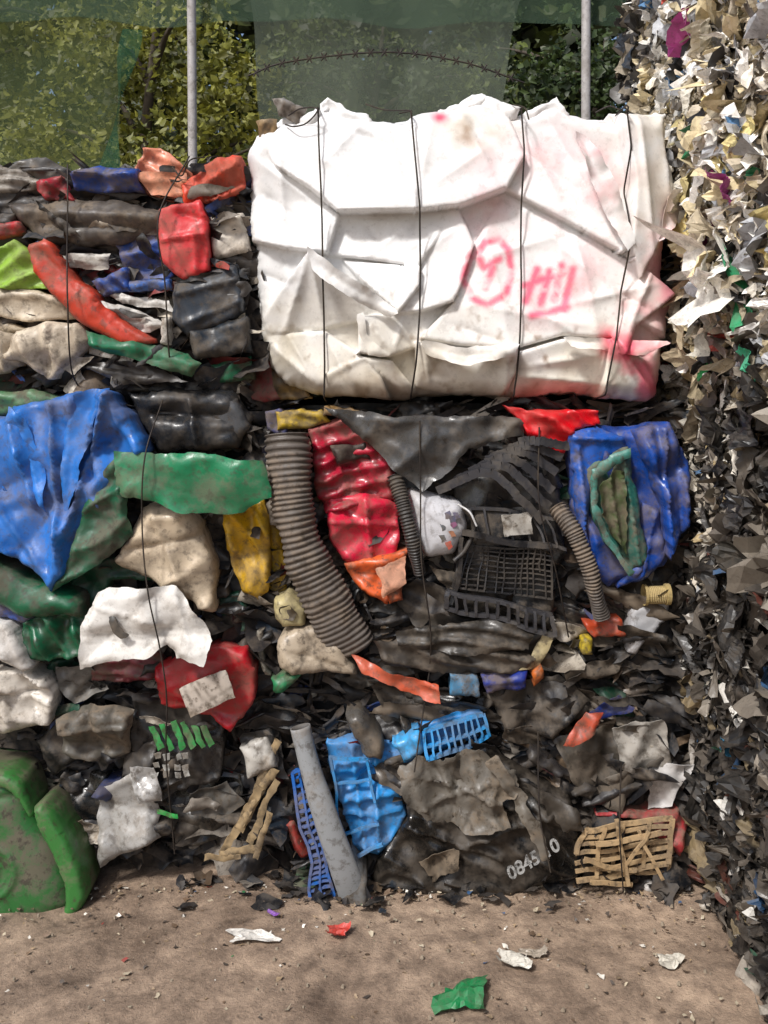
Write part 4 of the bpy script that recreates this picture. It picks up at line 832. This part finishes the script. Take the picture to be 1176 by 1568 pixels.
big=[(-.42,1.70,.22,'#f4f0e6'),(-.50,1.74,.12,'#efece2'),(-.12,1.50,.20,'#b8a98b'),(-.16,1.40,.16,'#a89b84'),(-.05,1.92,.16,'#cdbb7e'),(-.08,1.98,.10,'#d6cfc0'),(-.56,1.92,.08,'#a8308c'),(-.55,1.50,.08,'#3fb58a'),(-.26,1.49,.07,'#2f9a50'),
     (-.2,2.62,.12,'#e8e6e0'),(-.1,2.52,.10,'#efede6'),(-.42,.55,.05,'#3f8ab0'),(-.35,1.25,.10,'#18191b'),(-.45,1.35,.14,'#1c1c1e'),(.55,2.3,.10,'#2c6a90'),(.5,2.6,.12,'#28303a'),(-.45,1.15,.12,'#202022'),(-.3,1.33,.12,'#161718'),(-.38,1.60,.12,'#d9d3c4'),(-.2,2.2,.12,'#e2dccd'),(-.35,2.35,.13,'#d5ccb6'),(-.5,2.1,.10,'#e6e0d2'),(-.3,1.85,.12,'#ddd2b8'),(-.02,1.65,.14,'#d8d0be'),(.1,1.3,.12,'#b5ab98'),(-.5,1.0,.12,'#26241f'),(-.48,.8,.10,'#1f1e1d')]
bp_=np.array([(wallx(np.array(a),np.array(b))-.035,a,b) for a,b,s_,c in big],float)
scraps('large_film',bp_,(0,-1,0),(0,0,1),(-1,0,0),.1,.2,np.array([lin(c) for *_,c in big]),film,RS,80,tiltmax=35,m=12,sizes=np.array([s_ for _,_,s_,_ in big]),aspect=(.5,.9),fold=.2,rj=.04,smooth=False)

# ================================================================== LITTER ON GROUND
def litter(name,x,y,s,c,seed,asp=(.4,.6),h=.012,m=10,tilt=6):
    return scraps(name,np.array([[x,y,h]]),(1,0,0),(0,1,0),(0,0,1),s,s,np.array([lin(c)]),film,None,seed,tiltmax=tilt,m=m,sizes=np.array([s]),aspect=asp,rotbias=.15,fold=.14,rj=.05,smooth=False)
litter('crushed_plastic_bottle',-.34,-.31,.13,'#d8d4cc',301,(.35,.45))
litter('red_wrapper',-.122,-.29,.06,'#b8382c',302,(.7,.8))
litter('green_cap_scrap',.183,-.54,.11,'#13733f',303,(.8,.95),h=.02)
litter('white_wrapper',.325,-.41,.085,'#c9c4b8',304,(.5,.6))
litter('white_wrapper',.716,-.405,.065,'#c4beb0',305,(.6,.9))
litter('purple_wrapper',-.30,-.21,.03,'#7a4a9a',306,(.5,.6))
litter('clear_wrapper',.38,-.38,.06,'#9a8f80',307,(.4,.5))
n=900; x=r.uniform(-1.4,.88,n); y=-.02-np.abs(r.normal(0,.42,n)); k=r.uniform(0,1,n)<.45; y=np.where(k,-.05-np.abs(r.normal(0,.07,n)),y)
lp=[('#b5a890',4),('#9a8468',6),('#d8d2c6',2.4),('#6a5644',4),('#4b423b',3),('#8e2f28',.3),('#3a5a80',.3),('#2f6b40',.3)]
scraps('small_litter',np.c_[x,y,np.full(n,.004)],(1,0,0),(0,1,0),(0,0,1),.004,.014,pick(lp,n,9),film,None,310,tiltmax=35,m=3)
n=90; x=r.uniform(-.6,.92,n); y=-.02-np.abs(r.normal(0,.07,n))
scraps('foot_debris',np.c_[x,y,np.full(n,.01)],(1,0,0),(0,1,0),(0,0,1),.02,.06,pick(dark_pal,n,19),film,None,311,tiltmax=35,m=4)
V=[];F=[]
for i in range(260):
    cx,cy,s_=r.uniform(-1.4,.85),r.uniform(-1.2,-.05),r.uniform(.002,.006)
    o=len(V)
    for a in range(6): V.append((cx+s_*math.cos(a*1.047)*r.uniform(.7,1.2),cy+s_*math.sin(a*1.047)*r.uniform(.7,1.2),.0))
    for a in range(6): V.append((cx+.6*s_*math.cos(a*1.047),cy+.6*s_*math.sin(a*1.047),s_*r.uniform(.6,.9)+.003))
    for a in range(6): b_=(a+1)%6; F.append((o+a,o+b_,o+6+b_,o+6+a))
    F.append(tuple(o+6+a for a in range(6)))
mkobj('gravel',V,F,plastic('stone',(.28,.23,.17),.9,.4),False)

# ================================================================== FENCE
FY=2.4; K=5.16/1437
def fx(u): return (u-588)*K
def fz(v): return 1.5+(560-v)*K
FE=empty('netted_fence')
steel=plastic('galvanised_steel',(.40,.38,.37),.5,.35,(.2,.17,.14),metal=.1,bump=.03)
for u in (300,883,-283,1466):
    x=fx(u+3); P=np.array([[x+(0.03 if u==300 else -.012)*(1-t)*1.0,FY-.2,t*4.3] for t in np.linspace(0,1,14)])
    v,f=tubegeo(P,.024,16); mkobj('fence_post',v,f,steel,True,FE)
def netmat(name,col,fac):
    m=bpy.data.materials.new(name); m.use_nodes=True; nt=m.node_tree; L=nt.links; nt.nodes.clear()
    out=nn(nt,'ShaderNodeOutputMaterial'); mx=nn(nt,'ShaderNodeMixShader'); tr=nn(nt,'ShaderNodeBsdfTransparent'); df=nn(nt,'ShaderNodeBsdfDiffuse'); tl=nn(nt,'ShaderNodeBsdfTranslucent'); m2=nn(nt,'ShaderNodeMixShader')
    tc=nn(nt,'ShaderNodeTexCoord'); no=nn(nt,'ShaderNodeTexNoise'); no.inputs['Scale'].default_value=2.2; no.inputs['Detail'].default_value=5; L.new(tc.outputs['Object'],no.inputs['Vector'])
    mr=nn(nt,'ShaderNodeMapRange'); mr.inputs[1].default_value=.3; mr.inputs[2].default_value=.7; mr.inputs[3].default_value=fac-.1; mr.inputs[4].default_value=fac+.1; L.new(no.outputs['Fac'],mr.inputs[0])
    for q in (df,tl): q.inputs['Color'].default_value=(*col,1)
    m2.inputs[0].default_value=.3; L.new(df.outputs[0],m2.inputs[1]); L.new(tl.outputs[0],m2.inputs[2])
    L.new(mr.outputs[0],mx.inputs[0]); L.new(tr.outputs[0],mx.inputs[1]); L.new(m2.outputs[0],mx.inputs[2]); L.new(mx.outputs[0],out.inputs['Surface']); return m
nA=netmat('green_shade_net',(.145,.17,.13),.64); nB=netmat('olive_shade_net',(.10,.13,.062),.52); nC=netmat('dark_shade_net',(.085,.135,.09),.42)
def net(name,quad,y,mat,seed,nu=60,nv=50,amp=.05):
    q=[np.array(a,float) for a in quad]; V=[]
    for j in range(nv+1):
        for i in range(nu+1):
            a,b=i/nu,j/nv; p=(q[0]*(1-a)+q[1]*a)*(1-b)+(q[3]*(1-a)+q[2]*a)*b
            e=.03*math.sin(b*7+seed)*(2*a-1)
            V.append((p[0]+e,y+amp*float(fbm(np.array(p[0]*2.5),np.array(p[1]*.8),seed,3))+.03*math.sin(p[0]*9+p[1]*2),p[1]+.02*math.sin(p[0]*5+seed)*b))
    F=[(j*(nu+1)+i,j*(nu+1)+i+1,(j+1)*(nu+1)+i+1,(j+1)*(nu+1)+i) for j in range(nv) for i in range(nu)]
    mkobj(name,V,F,mat,True,FE)
net('net_panel_olive',[(-3.8,4.0),(fx(232),4.0),(fx(168),fz(270)),(-3.8,2.0)],FY-.0,nB,1)
net('net_panel_centre',[(fx(352),4.0),(fx(842),4.0),(fx(735),fz(250)),(fx(418),fz(250))],FY-.0,nA,2)
net('net_panel_right',[(fx(960),4.0),(4.2,4.0),(4.2,1.8),(fx(1000),fz(150))],FY-.0,nA,3)
net('net_top_band',[(-3.8,4.1),(4.2,4.1),(4.2,fz(52)),(-3.8,fz(38))],FY-.09,nC,4)
net('net_seam',[(fx(200),fz(50)),(fx(214),fz(50)),(fx(180),fz(290)),(fx(158),fz(290))],FY-.08,netmat('seam_net',(.03,.12,.07),.5),1,6,30,.05)
bw=[]
P,_=spline([(fx(392),FY-.3,fz(142)),(fx(450),FY-.3,fz(122)),(fx(590),FY-.3,fz(108)),(fx(700),FY-.3,fz(122)),(fx(790),FY-.3,fz(152))],60)
bw.append([tuple(a) for a in P])
for i in range(2,58,3):
    for d in ((.014,0,.02),(-.014,.0,.02)): bw.append([tuple(P[i]-np.array(d)),tuple(P[i]+np.array(d))])
wires('barbed_wire',bw,.0045,wire_m,FE,60,5)

# ================================================================== TREES
def leafmat(name):
    m=bpy.data.materials.new(name); m.use_nodes=True; nt=m.node_tree; L=nt.links; b=nt.nodes['Principled BSDF']
    a=nn(nt,'ShaderNodeAttribute',attribute_name='Col'); L.new(a.outputs['Color'],b.inputs['Base Color']); b.inputs['Roughness'].default_value=.5
    tl=nn(nt,'ShaderNodeBsdfTranslucent'); L.new(a.outputs['Color'],tl.inputs['Color']); mx=nn(nt,'ShaderNodeMixShader'); mx.inputs[0].default_value=.35
    L.new(b.outputs[0],mx.inputs[1]); L.new(tl.outputs[0],mx.inputs[2]); L.new(mx.outputs[0],nt.nodes['Material Output'].inputs['Surface']); return m
lm=leafmat('leaf'); bark=plastic('bark',(.07,.055,.04),.9,.3,bump=.4)
def leaves(name,cent,nper,rad,size,colA,colB,parent,seed):
    r=np.random.default_rng(seed); C=np.repeat(cent,nper,0); n=len(C)
    d=r.normal(0,1,(n,3)); d/=np.linalg.norm(d,axis=1)[:,None]; pos=C+d*(r.uniform(.2,1,n)**.6)[:,None]*rad*np.array([1,1,.8])
    t=r.uniform(0,1,len(cent))[:,None]; cc=np.array(colA)*(1-t)+np.array(colB)*t
    cols=np.repeat(cc,nper,0)*r.uniform(.4,1.7,(n,1))
    return scraps(name,pos,(1,0,0),(0,0,1),(0,-1,0),size*.6,size*1.3,cols,lm,parent,seed,tiltmax=80,m=3,aspect=(.45,.8),fold=.12)
def tree(x,y,h,seed,colA,colB,nc=90,spread=1.5,leaf=.05):
    T=empty('deciduous_tree'); r=np.random.default_rng(seed)
    tp=[(x,y,0),(x+.06,y,h*.35),(x-.05,y+.1,h*.65),(x+.1,y,h*.95)]
    P,_=spline(tp,24); v,f=tubegeo(P,np.linspace(.11,.02,24),10); mkobj('trunk',v,f,bark,True,T)
    cent=[]; V=[];F=[];o=0
    for i in range(16):
        t=r.uniform(.2,.95); b0=P[int(t*23)]; a=r.uniform(0,6.28); l=spread*r.uniform(.5,1)*(1.15-t*.5)
        e=b0+np.array([math.cos(a)*l,math.sin(a)*l*.8,r.uniform(.1,.7)]); mid_=(b0+e)/2+np.array([0,0,.12])
        q,_=spline([b0,mid_,e],12); v,f=tubegeo(q,np.linspace(.035,.008,12),6,None,o); V.append(v);F+=f;o+=len(v)
        for k in range(int(nc/16)): cent.append(q[r.integers(3,12)]+r.normal(0,.25,3))
    mkobj('limbs',np.vstack(V),F,bark,True,T)
    leaves('crown',np.array(cent),90,.26,leaf,colA,colB,T,seed+1)
yel=((.09,.105,.02),(.31,.30,.045)); grn=((.035,.055,.014),(.12,.145,.028)); dgr=((.022,.04,.013),(.06,.09,.022))
tree(-1.75,4.2,4.6,401,*yel,nc=140,spread=1.25)
tree(-3.4,4.6,4.8,402,*yel,nc=120,spread=1.6)
tree(-.1,5.2,4.6,403,*grn,nc=120,spread=1.7)
tree(1.7,4.8,4.4,404,*dgr,nc=140,spread=1.5)
tree(3.4,5.2,5.0,405,*dgr,nc=110,spread=1.7)
r=np.random.default_rng(55); nc=850
cent=np.c_[r.uniform(-7.5,8,nc),r.uniform(7,9.5,nc),r.uniform(0.2,7.2,nc)]
leaves('distant_tree_foliage',cent,55,.70,.19,(.016,.028,.009),(.075,.09,.02),None,56)

# ================================================================== LIGHT, WORLD, CAMERA
w=bpy.data.worlds.new('World'); scene.world=w; w.use_nodes=True; nt=w.node_tree
sk=nt.nodes.new('ShaderNodeTexSky'); sk.sky_type='NISHITA'; sk.sun_disc=False
D=Vector((-.50,-.72,.95)).normalized()
sk.sun_elevation=math.asin(D.z); sk.sun_rotation=math.atan2(D.x,D.y)
sk.air_density=1.0; sk.dust_density=3.0; sk.ozone_density=1
bg=nt.nodes['Background']; bg.inputs[1].default_value=.15; nt.links.new(sk.outputs[0],bg.inputs[0])
sl=bpy.data.lights.new('sun','SUN'); sl.energy=3.4; sl.angle=math.radians(8); sl.color=(1,.985,.965)
so=bpy.data.objects.new('sun',sl); COL.objects.link(so); so.rotation_euler=(-D).to_track_quat('-Z','Y').to_euler()
cam=bpy.data.cameras.new('camera'); co=bpy.data.objects.new('camera',cam); COL.objects.link(co)
cam.lens=33; cam.sensor_width=36; cam.sensor_fit='AUTO'; cam.shift_y=-224/1568; cam.clip_end=1000; cam.clip_start=.05
co.location=(0,-2.76,1.5); co.rotation_euler=(math.radians(90),0,0)
scene.camera=co
scene.view_settings.view_transform='Standard'; scene.view_settings.look='None'; scene.view_settings.exposure=0
